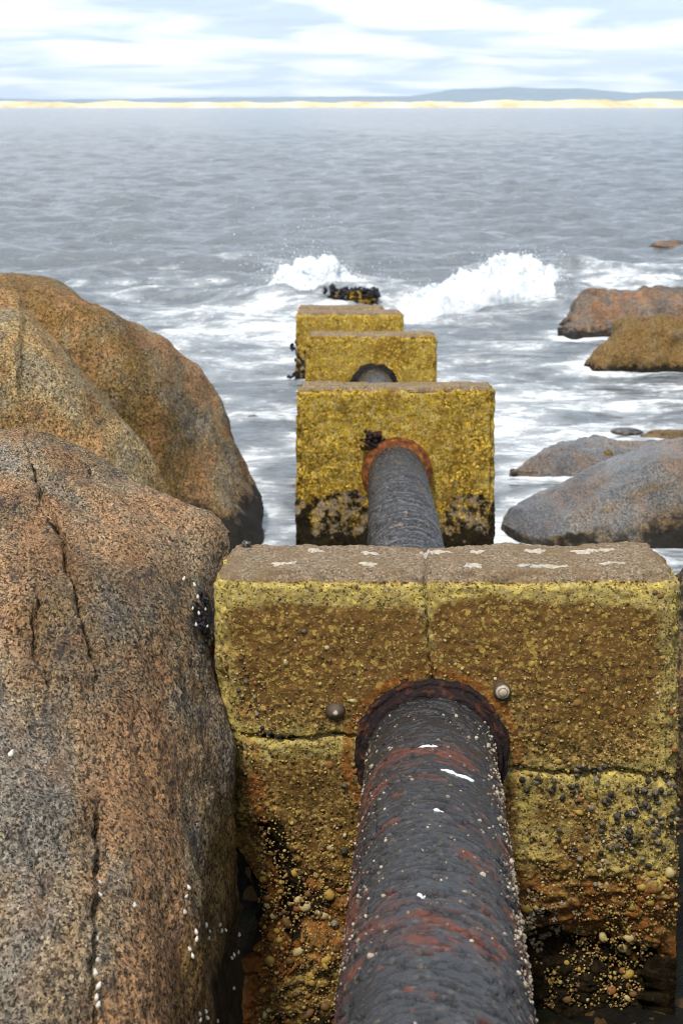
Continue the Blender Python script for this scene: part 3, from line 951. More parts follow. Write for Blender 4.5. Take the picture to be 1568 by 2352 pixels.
def near_masks(W, n, V, w, h):
    u, v, dep = frame_of(W)
    fr = n[:, 1] < -.2
    top = sstep(.35, .75, n[:, 2])
    nz = fbm(W * 5, 3)
    zt = (W[:, 2].max() - W[:, 2])
    band = np.exp(-((zt - .045 - .02 * nz) / .040) ** 2)
    ex = np.minimum(V[:, 0] + w / 2, w / 2 - V[:, 0])
    edge = np.exp(-(ex / .06) ** 2)
    ck, _ = poly_dist(u, v, CRACK_V)
    joint = np.interp(u, [500, 850, 1150, 1570], [1692, 1692, 1768, 1785])
    jb = np.exp(-((v - joint - 12) / 42) ** 2) * ((u < 850) | (u > 1120))
    lowr = sstep(1800, 1850, v) * sstep(2080, 1980, v) * sstep(1150, 1200, u)
    lich = .92 * band + .62 * edge * sstep(2150, 1900, v) + .55 * np.exp(-(ck / 22) ** 2) * sstep(1540, 1480, v) + .70 * jb + .40 * lowr * (1 + .9 * nz) \
        + .12 * sstep(1480, 1650, v) * sstep(2100, 1900, v) + .55 * np.exp(-((u - 690) / 90) ** 2 - ((v - 2210) / 60) ** 2) + .35 * np.exp(-((u - 1430) / 120) ** 2 - ((v - 2110) / 50) ** 2)
    film = 1.08 * sstep(1340, 1385, v) * sstep(1720, 1530, v) * (1 - edge) + .75 * np.exp(-((u - 1400) / 160) ** 2 - ((v - 1640) / 70) ** 2) \
        + .8 * np.exp(-((u - 700) / 110) ** 2 - ((v - 1790) / 60) ** 2) + .78 * sstep(1820, 1950, v) - .6 * np.exp(-(ck / 16) ** 2)
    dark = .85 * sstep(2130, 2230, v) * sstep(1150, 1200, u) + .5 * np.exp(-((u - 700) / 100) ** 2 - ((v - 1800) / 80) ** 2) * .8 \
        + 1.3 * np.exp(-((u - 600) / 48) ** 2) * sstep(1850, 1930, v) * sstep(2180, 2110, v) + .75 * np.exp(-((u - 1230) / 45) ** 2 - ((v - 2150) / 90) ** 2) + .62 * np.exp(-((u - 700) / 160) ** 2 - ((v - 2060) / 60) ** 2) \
        + .42 * np.exp(-((u - 1450) / 120) ** 2 - ((v - 1930) / 70) ** 2) + .3 * np.exp(-((u - 1230) / 60) ** 2 - ((v - 1900) / 80) ** 2) + .5 * sstep(2230, 2330, v)  # lower left wedge: black algae plus crevice shade painted into the mask
    for pts in (CRACK_V, CRACK_L, CRACK_R):
        dist, _ = poly_dist(u, v, pts)
        dark = dark + .6 * np.exp(-(dist / 3.2) ** 2)
    ring = np.hypot(u - 990, (v - 1735))
    rust = .75 * np.exp(-((ring - 190) / 16) ** 2) + .62 * sstep(1960, 2040, v) * sstep(2260, 2180, v) + .55 * np.exp(-((u - 560) / 26) ** 2) * sstep(1560, 1640, v) \
        + .45 * np.exp(-((u - 590) / 50) ** 2) * sstep(1750, 1800, v) - .1
    fr = fr.astype(float)
    return {'lichen': lich * (1 - top) * np.maximum(fr, .6), 'film': film * fr, 'dark': dark * fr + (1 - fr) * (.15 + .8 * sstep(1.45, 1.1, W[:, 2])) * (1 - top), 'rust': rust * fr, 'top': top, 'pale': 0 * top}  # side faces blacken downward: crevice shade put into the colour


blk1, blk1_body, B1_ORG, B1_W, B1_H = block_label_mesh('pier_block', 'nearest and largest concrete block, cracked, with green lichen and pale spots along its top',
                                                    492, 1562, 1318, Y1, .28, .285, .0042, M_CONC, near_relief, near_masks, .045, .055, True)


def far_masks(dark_from, seed, pale=0., topk=1.0):
    def f(W, n, V, w, h):
        u, v, dep = frame_of(W)
        top = sstep(.4, .8, n[:, 2]) * topk
        z = W[:, 2]
        lowk = sstep(dark_from, dark_from - .16, z + .13 * fbm(W * 5 + seed, 3))
        nz = fbm(W * 3 + seed, 3)
        ex = np.minimum(V[:, 0] + w / 2, w / 2 - V[:, 0])
        return {'lichen': .50 + .3 * nz - .75 * lowk, 'film': .34 + .4 * fbm(W * 2.3 + seed + 4, 3), 'dark': .05 + .42 * lowk + .35 * sstep(dark_from - .25, dark_from - .5, z) + .12 * np.exp(-(ex / .08) ** 2),
                'rust': .1 + .2 * fbm(W * 2 + 8, 2) - .1, 'top': top, 'pale': pale * lowk}
    return f


rr = rough_relief(.010, .005, .003, .040)


def second_relief(W, n, V):
    d = rr(W, n, V)
    u, v, _ = frame_of(W)
    dist, _ = poly_dist(u + 4 * fbm(W * 14, 2), v, [(838, 870), (840, 930), (845, 990), (860, 1030)])
    d = d - .02 * (1 - sstep(0, 1, dist / 4.0)) * (n[:, 1] < -.3)
    return d


Y2, Y3, Y4, Y5 = 7.9, 12.1, 15.0, 18.2
blk2 = block_label_mesh('pier_block', 'second concrete block out, mustard yellow, black and beige patches low down, orange pipe collar',
                        682, 1138, 892, Y2, -.3, .24, .0095, M_CONC_FAR, second_relief, far_masks(.80, 1.0, .52, .6), .03)
blk3 = block_label_mesh('pier_block', 'third concrete block out, yellow green, shifted right of the blocks behind it',
                        703, 1003, 770, Y3, -.4, .26, .013, M_CONC_FAR, rr, far_masks(.25, 5.0, 0, .6), .04)
blk4 = block_label_mesh('pier_block', 'fourth concrete block out, mustard, with mussels on its left edge at the waterline',
                        681, 926, 718, Y4, -.4, .28, .017, M_CONC_FAR, rr, far_masks(.40, 9.0, .5), .05)
blk5 = block_label_mesh('pier_block', 'fifth and last whole block, its top just showing behind the fourth',
                        682, 882, 706, Y5, -.4, .28, .02, M_CONC_FAR, rr, far_masks(.3, 12.0), .05)

# ------------------------------------------------------------------ pipe
m = Mat('tarred_iron')
co = m.co()
rs = m.mask('rust', co, 30, .26, 8)
fl = m.attr('flake')
tar = m.mix(m.noise(co, 30, 6, .7), (.011, .011, .012), (.036, .036, .039))
rcol = m.mix(m.ramp(m.noise(co, 55, 6, .7), [(.35, 0), (.65, 1)]), (.048, .018, .016), (.20, .048, .017))
col = m.mix(m.math('MULTIPLY', rs, .9), tar, rcol)
col = m.mix(m.math('MULTIPLY', m.ramp(fl, [(.2, 0), (.6, 1)]), .75), col, (.008, .006, .006))
sp = m.voro(m.warp(co, 80, .004), 120, 'rand')
spk = m.math('MULTIPLY', m.ramp(sp, [(.93, 0), (.95, 1)]), m.attr('speck'))
col = m.mix(spk, col, (.42, .33, .2))
tn = m.mask('tan', co, 30, .08, 6, .8)
col = m.mix(m.math('MULTIPLY', tn, .85), col, (.30, .19, .10))
nb = m.bump(m.noise(m.co((1, 1, 1)), 150, 6, .75), .7, .006)
nb = m.bump(m.noise(m.co((.6, 1.4, 1.2)), 48, 5, .65), .45, .009, nb)
M_PIPE = m.bsdf(col, m.math('ADD', m.ramp(m.noise(co, 40, 5, .7), [(.35, .20), (.65, .42)]), m.math('MULTIPLY', rs, .35)), nb, **{'Specular IOR Level': .5, 'Coat Weight': m.math('SUBTRACT', .30, m.math('MULTIPLY', rs, .25)), 'Coat Roughness': .2})


def rust_mat(name, dark, bright, amt):
    m = Mat(name)
    co = m.co()
    nz = m.noise(co, 28, 7, .7)
    col = m.mix(m.ramp(nz, [(.5 - amt, 0), (.72 - amt, 1)]), dark, bright)
    col = m.mix(m.ramp(m.noise(co, 75, 5, .7), [(.56, 0), (.68, .9)]), col, (.012, .008, .008))
    return m.bsdf(col, .66, m.bump(nz, .8, .02, m.bump(m.noise(co, 110, 5), .5, .006)), **{'Specular IOR Level': .22})


M_COLLAR1 = rust_mat('dark_rust', (.020, .012, .012), (.20, .055, .016), -.03)
M_COLLAR2 = rust_mat('orange_rust', (.09, .028, .010), (.36, .115, .02), .06)
M_COLLAR3 = rust_mat('black_crust', (.008, .008, .008), (.04, .022, .012), 0)

pipe = bpy.data.objects.new('outfall_pipe', None)
COL.objects.link(pipe)
tag(pipe, 'long rusty black iron pipe running from the foreground through the blocks out to sea', 'pipe')


def pipe_frame(A, B):
    A, B = np.array(A, float), np.array(B, float)
    ax = B - A
    L = np.linalg.norm(ax)
    ax /= L
    rt = np.cross(ax, (0, 0, 1))
    rt /= np.linalg.norm(rt)
    up = np.cross(rt, ax)
    return A, ax, rt, up, L


def pipe_height(S, T, style):
    """relief of flaking tar in metres; S along, T angle"""
    arc = T * PIPE_R
    Q = np.stack([S * 42 + 3 * np.sin(T * 1.3), arc * 15, S * 0 + 2.1], -1)
    f = fbm(Q, 4, .55)
    Q2 = np.stack([S * 88, arc * 34, S * 0 + 9.4], -1)
    f2 = fbm(Q2, 3, .55)
    pit = sstep(.27, .36, f) * .006 + sstep(.33, .42, f2) * .004
    if style == 2:
        Q3 = np.stack([S * 34 + 1.5 * np.cos(T), arc * 5.5, S * 0 + 4.4], -1)
        f3 = fbm(Q3, 4, .6)
        pit = pit + sstep(.05, .35, f3) * .011
    und = .004 * fbm(np.stack([S * 5, arc * 5, S * 0], -1), 3) + .0014 * fbm(np.stack([S * 70, arc * 60, S * 0], -1), 3)
    return und - pit, f, f2


def pipe_length(A, B, ns, nt, style, label):
    A, ax, rt, up, L = pipe_frame(A, B)
    s = np.linspace(0, L, ns)
    t = np.linspace(0, 2 * math.pi, nt, endpoint=False)
    S, T = np.meshgrid(s, t, indexing='ij')
    h, f, f2 = pipe_height(S, T, style)
    Rr = PIPE_R + h
    P = A + S[..., None] * ax + (np.cos(T) * Rr)[..., None] * rt + (np.sin(T) * Rr)[..., None] * up
    flake = sstep(.27, .38, f) + .8 * sstep(.33, .46, f2)
    big = fbm(np.stack([S * 4.5 + .5 * np.sin(T), T * PIPE_R * 4.5, S * 0 + 6.6], -1), 4)
    band = fbm(np.stack([S * 15 + 1.6 * np.cos(T * 1.2 + .4), T * PIPE_R * 8, S * 0 + 3.3], -1), 4, .6)
    if style == 1:
        near_ = sstep(L - .22, L - .55, S)
        rust = .04 + .60 * sstep(.17, .55, band) * near_ + .45 * big * near_ + .14 * flake + .36 * (1 - sstep(.2, .75, np.abs(np.sin(T)))) * near_
        tan = .02 + .10 * flake
        speck = sstep(.75, .15, np.abs(np.sin(T))) * (.35 + .65 * (np.cos(T) > 0)) + .12
    else:
        rust = .05 + .2 * big
        tan = sstep(.10, .3, h * -60) * .44 + .1 * big
        speck = np.full_like(S, .3)
    me = mesh_np('pipe_length', P, grid_faces(ns, nt, True), {'rust': rust.ravel(), 'flake': np.clip(flake, 0, 1).ravel() * .8, 'tan': tan.ravel(), 'speck': speck.ravel()})
    o = link('pipe_length', me, M_PIPE, pipe)
    o['label'] = label
    return o


def top_point(u, v, Y):
    p = at(u, v, Y)
    return p - np.array((0, 0, PIPE_R))


C1 = top_point(992, 1592, Y1 - .02)
C2 = top_point(912, 1022, Y2 - .02)
C3 = top_point(860, 846, Y3 - .02)
C4 = C3 + (C3 - C2) * (Y4 - Y3) / (Y3 - Y2)
C4[0] = at(800, 790, Y4)[0]
near_dir = (C1 - np.array((.146, 2.025, 1.365))) / (Y1 - .02 - 2.025)
C0 = C1 - near_dir * (Y1 - .02 - 1.5)
CB = C1 - near_dir * (Y1 - .02 + 1.2)
pl0 = pipe_length(CB, C0, 300, 90, 1, 'nearest end of the pipe')
pl1 = pipe_length(C0, C1, 660, 290, 1, 'near length of pipe, black tar flaking to red rust')
pl2 = pipe_length(C1 + np.array((0, .27, -.02)), C2, 620, 200, 2, 'second length of pipe, black with tan scaly ridges')
pl3 = pipe_length(C2 + np.array((0, .2, -.02)), C3, 260, 90, 2, 'third length of pipe, plain black')
pl4 = pipe_length(C3 + np.array((0, .2, -.02)), C4, 120, 60, 2, 'length of pipe between the third and fourth blocks')
C5 = np.array((at(790, 720, Y5)[0], Y5, C4[2] - .25))
pl5 = pipe_length(C4 + np.array((0, .2, -.02)), C5, 120, 60, 2, 'outermost length of pipe between the last blocks')


def collar(c, ax, prof, mat, lumps, label, n=180, seed=0.):
    """ring turned from (along, radius) points round the pipe axis, roughened"""
    ax = np.array(ax) / np.linalg.norm(ax)
    rt = np.cross(ax, (0, 0, 1))
    rt /= np.linalg.norm(rt)
    up = np.cross(rt, ax)
    pr = np.einsum('ur,rk->uk', cr_matrix(len(prof), 46), np.array(prof, float))
    t = np.linspace(0, 2 * math.pi, n, endpoint=False)
    Sg, T = np.meshgrid(np.arange(46), t, indexing='ij')
    s, r = pr[Sg][..., 0], pr[Sg][..., 1]
    Q = np.stack([np.cos(T) * r, np.sin(T) * r, s], -1)
    r = r + lumps * fbm(Q * 18 + seed, 4) + lumps * .6 * fbm(Q * 60 + seed, 3)
    s = s + lumps * .8 * fbm(Q * 22 + seed + 7, 4)
    P = c + s[..., None] * ax + (np.cos(T) * r)[..., None] * rt + (np.sin(T) * r)[..., None] * up
    o = link('collar', mesh_np('collar', P, grid_faces(46, n, True)), mat, pipe)
    o['label'] = label
    return o


collar(C1, near_dir, [(.04, .150), (.03, .186), (-.012, .187), (-.020, .186), (-.022, .180), (-.020, .174), (-.024, .171), (-.045, .171), (-.052, .168), (-.054, .160), (-.052, .148)], M_COLLAR1, .0065, 'dark rusted flange collar on the nearest block', 260)
d12 = C2 - C1
collar(C2, d12, [(.05, .15), (.05, .190), (-.02, .193), (-.055, .186), (-.06, .178), (-.075, .170), (-.085, .15)], M_COLLAR2, .004, 'bright orange rusted collar on the second block', 160, 3.)
collar(C3, C3 - C2, [(.05, .15), (.04, .19), (-.03, .19), (-.05, .17), (-.06, .15)], M_COLLAR3, .018, 'black crusted collar on the third block', 100, 9.)
collar(C4, C3 - C2, [(.05, .15), (.04, .19), (-.03, .19), (-.05, .17), (-.06, .15)], M_COLLAR3, .014, 'black crusted collar on the fourth block', 60, 12.)

# crust of rust and tar at the crown of the second collar
lr = rng.normal(size=(70, 3)) * np.array((.03, .012, .03)) + (at(852, 1012, Y2 - .03))
cr_ = link('rust_crust', scatter_mesh('rust_crust', lr, rng.uniform(.005, .014, 70), 1), M_COLLAR1, pipe)
cr_['kind'] = 'stuff'

# barnacles on the near length: crust in one mesh
A, ax, rt, up, L = pipe_frame(C0, C1)
nb_ = 2600
T = np.where(rng.random(nb_) < .68, rng.normal(.10, .38, nb_), rng.normal(math.pi - .2, .42, nb_))
S = L - .04 - rng.random(nb_) ** .85 * 1.35
keep = fbm(np.stack([S * 9, T * 2, S * 0], -1), 3) + .25 * (T < 1.5) > rng.uniform(-.35, .6, nb_)
T, S = T[keep], S[keep]
extra = 170
T = np.concatenate([T, rng.uniform(.4, 2.8, extra)])
S = np.concatenate([S, L - .05 - rng.random(extra) * 1.3])
h, _, _ = pipe_height(S, T, 1)
Cn = A + S[:, None] * ax + (np.cos(T) * (PIPE_R + h))[:, None] * rt + (np.sin(T) * (PIPE_R + h))[:, None] * up
m = Mat('barnacle_shell')
tone = m.attr('tone')
col = m.ramp(tone, [(0, (.10, .075, .05)), (.5, (.27, .21, .14)), (1, (.46, .40, .31))])
M_BARN = m.bsdf(col, .8, m.bump(m.noise(m.co(), 300, 3), .5, .002))
bc = link('barnacle_crust', scatter_mesh('barnacle_crust', Cn, np.clip(rng.lognormal(math.log(.0024), .38, len(T)), .0013, .0055), 0, {'tone': rng.random(len(T))}, .35, False), M_BARN, pl1)
bc['kind'] = 'stuff'

# white splashes on the near length, laid on the relief
M_WHITE = simple('white_splash', (.72, .72, .69), .7, .2, 90, .3, .002)


def pipe_splash(u, v, lu, lv, seed):
    """ragged white mark on the pipe; centre and half sizes in frame pixels"""
    lo, hi = 1.6, Y1
    # march along the ray to the pipe surface
    best = None
    for Yc in np.linspace(lo, hi - .02, 500):
        p = at(u, v, Yc) - A
        s = p @ ax
        q = p - s * ax
        r = np.linalg.norm(q)
        if r <= PIPE_R + .002:
            best = (s, math.atan2(q @ up, q @ rt))
            break
    if best is None:
        return
    s0, t0 = best
    n = 40
    R0 = random.Random(seed)
    rings = []
    for k, fr in enumerate((0, .35, .7, 1.0)):
        for j in range(n):
            a = 2 * math.pi * j / n
            rad = fr * (1 + (.45 * perlin(np.array([math.cos(a) * 2.2 + seed, math.sin(a) * 2.2, .5])) + .25 * R0.uniform(-1, 1) * (fr == 1)))
            ds, dt = lv * rad * math.sin(a), (lu * rad * math.cos(a) + .3 * lv * rad * math.sin(a)) / PIPE_R
            rings.append((s0 + ds, t0 + dt, fr))
    R_ = np.array(rings)
    hh, _, _ = pipe_height(R_[:, 0], R_[:, 1], 1)
    rr_ = PIPE_R + hh + .0022 - .0030 * (R_[:, 2] == 1)
    Pp = A + R_[:, :1] * ax + (np.cos(R_[:, 1]) * rr_)[:, None] * rt + (np.sin(R_[:, 1]) * rr_)[:, None] * up
    link('white_splash', mesh_np('white_splash', Pp, grid_faces(4, n, True)[:, ::-1]), M_WHITE, pl1)


pipe_splash(985, 1711, .020, .008, 1)
pipe_splash(1052, 1776, .036, .012, 5)
pipe_splash(1010, 1860, .014, .009, 3)
pipe_splash(965, 2053, .006, .006, 8)

# ------------------------------------------------------------------ details of the near block
M_LICHEN = simple('pale_lichen', (.42, .375, .30), .9, .45, 120, .4, .002)
M_LICHEN_G = simple('grey_lichen', (.12, .12, .13), .9, .3, 120, .4, .002)


def top_patch(u, v, su, sv, seed, mat=M_LICHEN):
    su, sv = su * random.uniform(.75, 1.25), sv * random.uniform(.6, 1.0)
    z = B1_ORG[2] + B1_H
    p = at_z(u, v, z)
    n = 110
    R0 = random.Random(seed)
    V = []
    for k, fr in enumerate((.02, .3, .6, .82, 1.0)):
        for j in range(n):
            a = 2 * math.pi * j / n
            rad = fr * (.85 + .75 * float(fbm(np.array([math.cos(a) * 1.3 + seed * 3.1, math.sin(a) * 1.3, .3]), 6, .72)))
            V.append((p[0] + su * rad * math.cos(a), p[1] + sv * rad * math.sin(a), fr))
    V = np.array(V)
    V[:, 1] = np.clip(V[:, 1], Y1 + .012, Y1 + .28)
    Wp = np.stack([V[:, 0], V[:, 1], np.full(len(V), z)], -1)
    nn = np.zeros_like(Wp)
    nn[:, 2] = 1
    rel = near_relief(Wp, nn, Wp)
    Wp[:, 2] += rel + np.where(V[:, 2] == 1, -.003, .0032)
    Wp -= B1_ORG
    link('lichen_patch', mesh_np('lichen_patch', Wp, grid_faces(5, n, True)[:, ::-1]), mat, blk1_body)


for i, (u, v, su, sv) in enumerate([(722, 1262, .022, .022), (656, 1293, .026, .022), (848, 1271, .020, .016), (846, 1299, .026, .016), (988, 1264, .034, .024), (1095, 1268, .024, .020),
                                    (1085, 1301, .030, .016), (1226, 1267, .024, .018), (1244, 1301, .036, .018), (1345, 1266, .030, .018), (1392, 1265, .022, .016), (1410, 1297, .028, .020)]):
    top_patch(u, v, su, sv, i + 2)
top_patch(1068, 1299, .013, .014, 31, M_LICHEN_G)
top_patch(1215, 1302, .013, .012, 37, M_LICHEN_G)


def face_point(u, v, lift=0.0):
    """point on the weathered front face of the near block under frame position (u, v)"""
    p = at(u, v, Y1)
    nn = np.array([[0., -1., 0.]])
    q = p.copy()
    for _ in range(2):
        rel = near_relief(q[None], nn, q[None] - B1_ORG)[0]
        q = at(u, v, Y1 - rel)
    return q + np.array((0, -lift, 0))


def face_points(uv):
    n = len(uv)
    t, s = (1176 - uv[:, 1]) / FPX, (uv[:, 0] - 784) / FPX
    k = Y1 / (CP + t * SP)
    P = np.stack([s * k, np.full(n, Y1), CAM_H + (-SP + t * CP) * k], -1)
    nn = np.tile(np.array([[0., -1., 0.]]), (n, 1))
    rel = near_relief(P, nn, P - B1_ORG)
    P[:, 1] -= rel
    return P


# pebbles of the aggregate: the larger ones singly, the small ones in one mesh
def pebble_uv(n):
    out = []
    while len(out) < n:
        u, v = random.uniform(500, 1558), random.uniform(1345, 2350)
        if abs(u - 992) < 150 and v > 1560:
            continue
        left_rock = np.interp(v, [1310, 1490, 1600, 1760, 2000, 2350], [490, 490, 525, 556, 590, 600])
        if u < left_rock:
            continue
        dens = .07 + .30 * max(0, min(1, (v - 1450) / 250)) + .9 * max(0, min(1, (v - 1850) / 200))
        if u < 620 and v > 1500:
            dens += .25
        if random.random() < dens / 1.4:
            out.append((u, v))
    return np.array(out)


PEB_COL = {'ochre_pebble': (.34, .22, .045), 'orange_pebble': (.24, .10, .03), 'cream_pebble': (.42, .33, .15), 'brown_pebble': (.14, .075, .025)}
PEB_MATS = [simple(k, c, .55, .35, 70, .2, .002) for k, c in PEB_COL.items()]
V0, F0 = ico(1)
peb_meshes = []
for k in range(12):
    V = V0 * np.array((1, .8, .85)) * (1 + .14 * fbm(V0 * 1.3 + k * 5, 2))[:, None]
    me = mesh_np('pebble', V, F0)
    me.materials.append(PEB_MATS[k % 4])
    peb_meshes.append(me)
uv = pebble_uv(290)
FP = face_points(uv)
for k in range(290):
    o = bpy.data.objects.new('pebble', peb_meshes[random.choices(range(12), [5, 4, 3, 3] * 3)[0]])
    COL.objects.link(o)
    o.parent = blk1_body
    r = random.choice((.0045, .0055, .0065, .0075, .010)) * (1.0 + .5 * (uv[k, 1] > 2000))
    o.scale = (r * random.uniform(.9, 1.35), r, r * random.uniform(.8, 1.3))
    o.rotation_euler = (random.uniform(-.4, .4), random.uniform(0, 6.28), random.uniform(-.4, .4))
    o.location = FP[k] - B1_ORG + np.array((0, .35 * r, 0))
uv = pebble_uv(8500)
FP = face_points(uv) - B1_ORG
m = Mat('small_aggregate')
col = m.ramp(m.attr('tone'), [(0, (.05, .03, .010)), (.35, (.13, .072, .02)), (.62, (.26, .17, .035)), (.84, (.38, .29, .08)), (.95, (.30, .12, .03)), (1, (.46, .38, .22))])
M_AGG = m.bsdf(col, .7)
ag = link('fine_aggregate', scatter_mesh('fine_aggregate', FP, np.clip(rng.lognormal(math.log(.0030), .3, len(FP)), .0015, .006), 0, {'tone': rng.random(len(FP))}, .3), M_AGG, blk1_body)
ag['kind'] = 'stuff'

# barnacle patches low on the right
pts = []
for cu, cv, su, sv, n in ((1218, 2160, 14, 42, 150), (1270, 2130, 26, 36, 220), (1215, 2235, 10, 26, 90), (1262, 2190, 16, 20, 90), (1295, 2085, 12, 10, 50), (1420, 1925, 20, 14, 40)):
    pts.append(np.stack([rng.normal(cu, su, n), rng.normal(cv, sv, n)], -1))
FP = face_points(np.concatenate(pts)) - B1_ORG
o = link('barnacle_patch', scatter_mesh('barnacle_patch', FP, rng.uniform(.0028, .0052, len(FP)), 0, {'tone': rng.random(len(FP)) * .85}, .3, False), M_BARN, blk1_body)
o['kind'] = 'stuff'


# ------------------------------------------------------------------ limpets, winkles and whelks
def lathe(prof, n, rib=0.0, ribs=16):
    V = []
    for k, (r, z) in enumerate(prof):
        for j in range(n):
            a = 2 * math.pi * j / n
            rr2 = r * (1 + rib * math.cos(ribs * a) * (r > 0))
            V.append((rr2 * math.cos(a), rr2 * math.sin(a), z))
    return np.array(V), grid_faces(len(prof), n, True)


def radial_mat(name, stops, scale):
    m = Mat(name)
    co = m.n('TexCoord').outputs['Object']
    xy = m.n('VectorMath', {0: co, 1: (1, 1, 0)}, operation='MULTIPLY').outputs[0]
    L = m.n('VectorMath', {0: xy}, operation='LENGTH').outputs['Value']
    wob = m.math('ADD', m.math('DIVIDE', L, scale), m.math('MULTIPLY', m.math('SUBTRACT', m.noise(co, 160, 4), .5), .28))
    return m.bsdf(m.ramp(wob, stops), .75, m.bump(m.noise(co, 200, 4), .5, .002))


def face_rot(normal=(0, -1, 0), spin=0.0):
    from mathutils import Vector
    q = Vector(normal).to_track_quat('Z', 'Y')
    e = q.to_matrix().to_4x4()
    from mathutils import Matrix
    return (e @ Matrix.Rotation(spin, 4, 'Z')).to_euler()


LIMPET = [(.0225, -.003), (.0225, .0005), (.020, .004), (.016, .0085), (.011, .013), (.006, .0165), (.0028, .0178), (.0002, .018)]
V, F = lathe(LIMPET, 48, .035, 22)
ma = radial_mat('banded_limpet', [(.0, (.34, .27, .19)), (.38, (.42, .35, .26)), (.46, (.10, .07, .04)), (.56, (.44, .38, .28)), (.70, (.42, .36, .27)), (.78, (.08, .055, .03)), (1, (.05, .035, .02))], .0225)
mb = radial_mat('dark_limpet', [(.0, (.55, .47, .38)), (.20, (.46, .38, .30)), (.30, (.10, .07, .04)), (.75, (.075, .05, .028)), (1, (.04, .028, .015))], .0225)
for (u, v, mt, lb, sx, sy) in ((1152, 1586, ma, 'ringed pale limpet on the near block, right of the pipe collar', .95, 1.12), (770, 1632, mb, 'dark limpet with a white tip on the near block, left of the pipe collar', 1.08, .98)):
    o = link('limpet', mesh_np('limpet', V * np.array((sx, sy, 1)), F), mt)
    o.location = face_point(u, v, .004)
    o.rotation_euler = face_rot((0.05, -1, .12), .3)
    tag(o, lb, 'limpet', 'limpets on the near block')

WINK = [(.0068, -.004), (.0080, -.001), (.0082, .0015), (.0072, .0040), (.0058, .0048), (.0056, .0062), (.0044, .0078), (.0032, .0082), (.0028, .0094), (.0014, .0108), (.0002, .0112)]
V, F = lathe(WINK, 14, .02, 3)
wmeshes = []
for k, c in enumerate(((.060, .050, .036), (.10, .082, .055), (.030, .026, .022), (.18, .155, .11))):
    me = mesh_np('winkle', V, F)
    me.materials.append(simple('winkle_shell_%d' % k, c, .5, .35, 180, .4, .002))
    wmeshes.append(me)


def winkle(u, v, label, group, k=None, s=1.0):
    o = bpy.data.objects.new('winkle', wmeshes[random.choice((0, 0, 1, 2, 3)) if k is None else k])
    COL.objects.link(o)
    o.location = face_point(u, v, .002)
    o.rotation_euler = face_rot((random.uniform(-.6, .6), -1, random.uniform(-.3, .9)), random.uniform(0, 6))
    s *= random.uniform(.62, 1.05)
    o.scale = (s, s, s)
    tag(o, label, 'sea snail', group)
    return o


for (cu, cv, su, sv, n), LBW in zip(((1500, 1845, 40, 36, 34), (1470, 1900, 50, 34, 26), (1380, 1830, 45, 28, 14), (1285, 1815, 34, 24, 8), (1220, 1800, 30, 16, 9), (1510, 1790, 30, 12, 8), (1440, 1960, 60, 34, 14), (1300, 1930, 60, 40, 8), (1345, 1765, 22, 8, 6)), (
        'small dark sea snail in the densest cluster, by the right edge of the near block', 'small grey sea snail just below the densest cluster at the right of the near block',
        'small grey sea snail below the middle of the right-hand crack', 'small grey sea snail below the left half of the right-hand crack', 'small grey sea snail against the pipe, under the start of the right-hand crack',
        'small grey sea snail along the right end of the right-hand crack', 'small grey sea snail scattered low on the right of the near block', 'small grey sea snail low beside the pipe on its right', 'small grey sea snail sitting on the lip of the right-hand crack')):
    for _ in range(n):
        u, v = random.gauss(cu, su), random.gauss(cv, sv)
        if u > 1555 or u < 1185:
            continue
        winkle(u, v, LBW, 'sea snails right of the pipe')
for (u, v, lb) in ((698, 1450, 'lone grey sea snail high on the near block, left of its vertical crack'), (791, 1955, 'dark round sea snail low on the near block, left of the pipe'),
                   (768, 2120, 'pale cream sea snail lowest on the near block, left of the pipe'), (790, 1803, 'grey sea snail below the left crack of the near block, beside the pipe collar')):
    winkle(u, v, lb, None, 3 if 'pale' in lb else (2 if 'dark' in lb else 1), 1.25)
for (u, v) in ((560, 1530), (565, 1565), (590, 1640), (602, 1672), (548, 1585), (620, 1682), (640, 1690), (585, 1600)):
    winkle(u, v, 'small sea snail on the left edge of the near block by the big boulder', 'sea snails by the left edge', None, .9)

# white whelks on the cracked boulder: found by the frame position on its skin
uA, vA, dA = frame_of(PA)
facing = np.sum(NA * (PA - np.array((0, 0, CAM_H))), -1) < 0


def rock_point(u, v):
    d = np.hypot(uA - u, vA - v) + 1e3 * (~facing) + 0 * dA
    k = np.unravel_index(np.argmin(d), d.shape)
    return PA[k], NA[k]


WHELK = [(.0002, -.011), (.0030, -.0095), (.0050, -.006), (.0060, -.002), (.0058, .001), (.0046, .0035), (.0044, .0048), (.0034, .0068), (.0030, .0078), (.0018, .0098), (.0002, .0115)]
V, F = lathe(WHELK, 12, .05, 3)
me_wh = mesh_np('whelk', V, F)
me_wh.materials.append(simple('whelk_shell', (.66, .63, .55), .6, .25, 150, .5, .002))


def whelk(u, v, label, group, s=1.0):
    s *= .68
    p, n_ = rock_point(u, v)
    o = bpy.data.objects.new('whelk', me_wh)
    COL.objects.link(o)
    o.location = p + n_ * .003
    tilt = random.uniform(-.5, .5)
    o.rotation_euler = (random.uniform(-.5, .3), tilt, 0)
    s *= random.uniform(.75, 1.1)
    o.scale = (s, s, s)
    tag(o, label, 'sea snail', group)


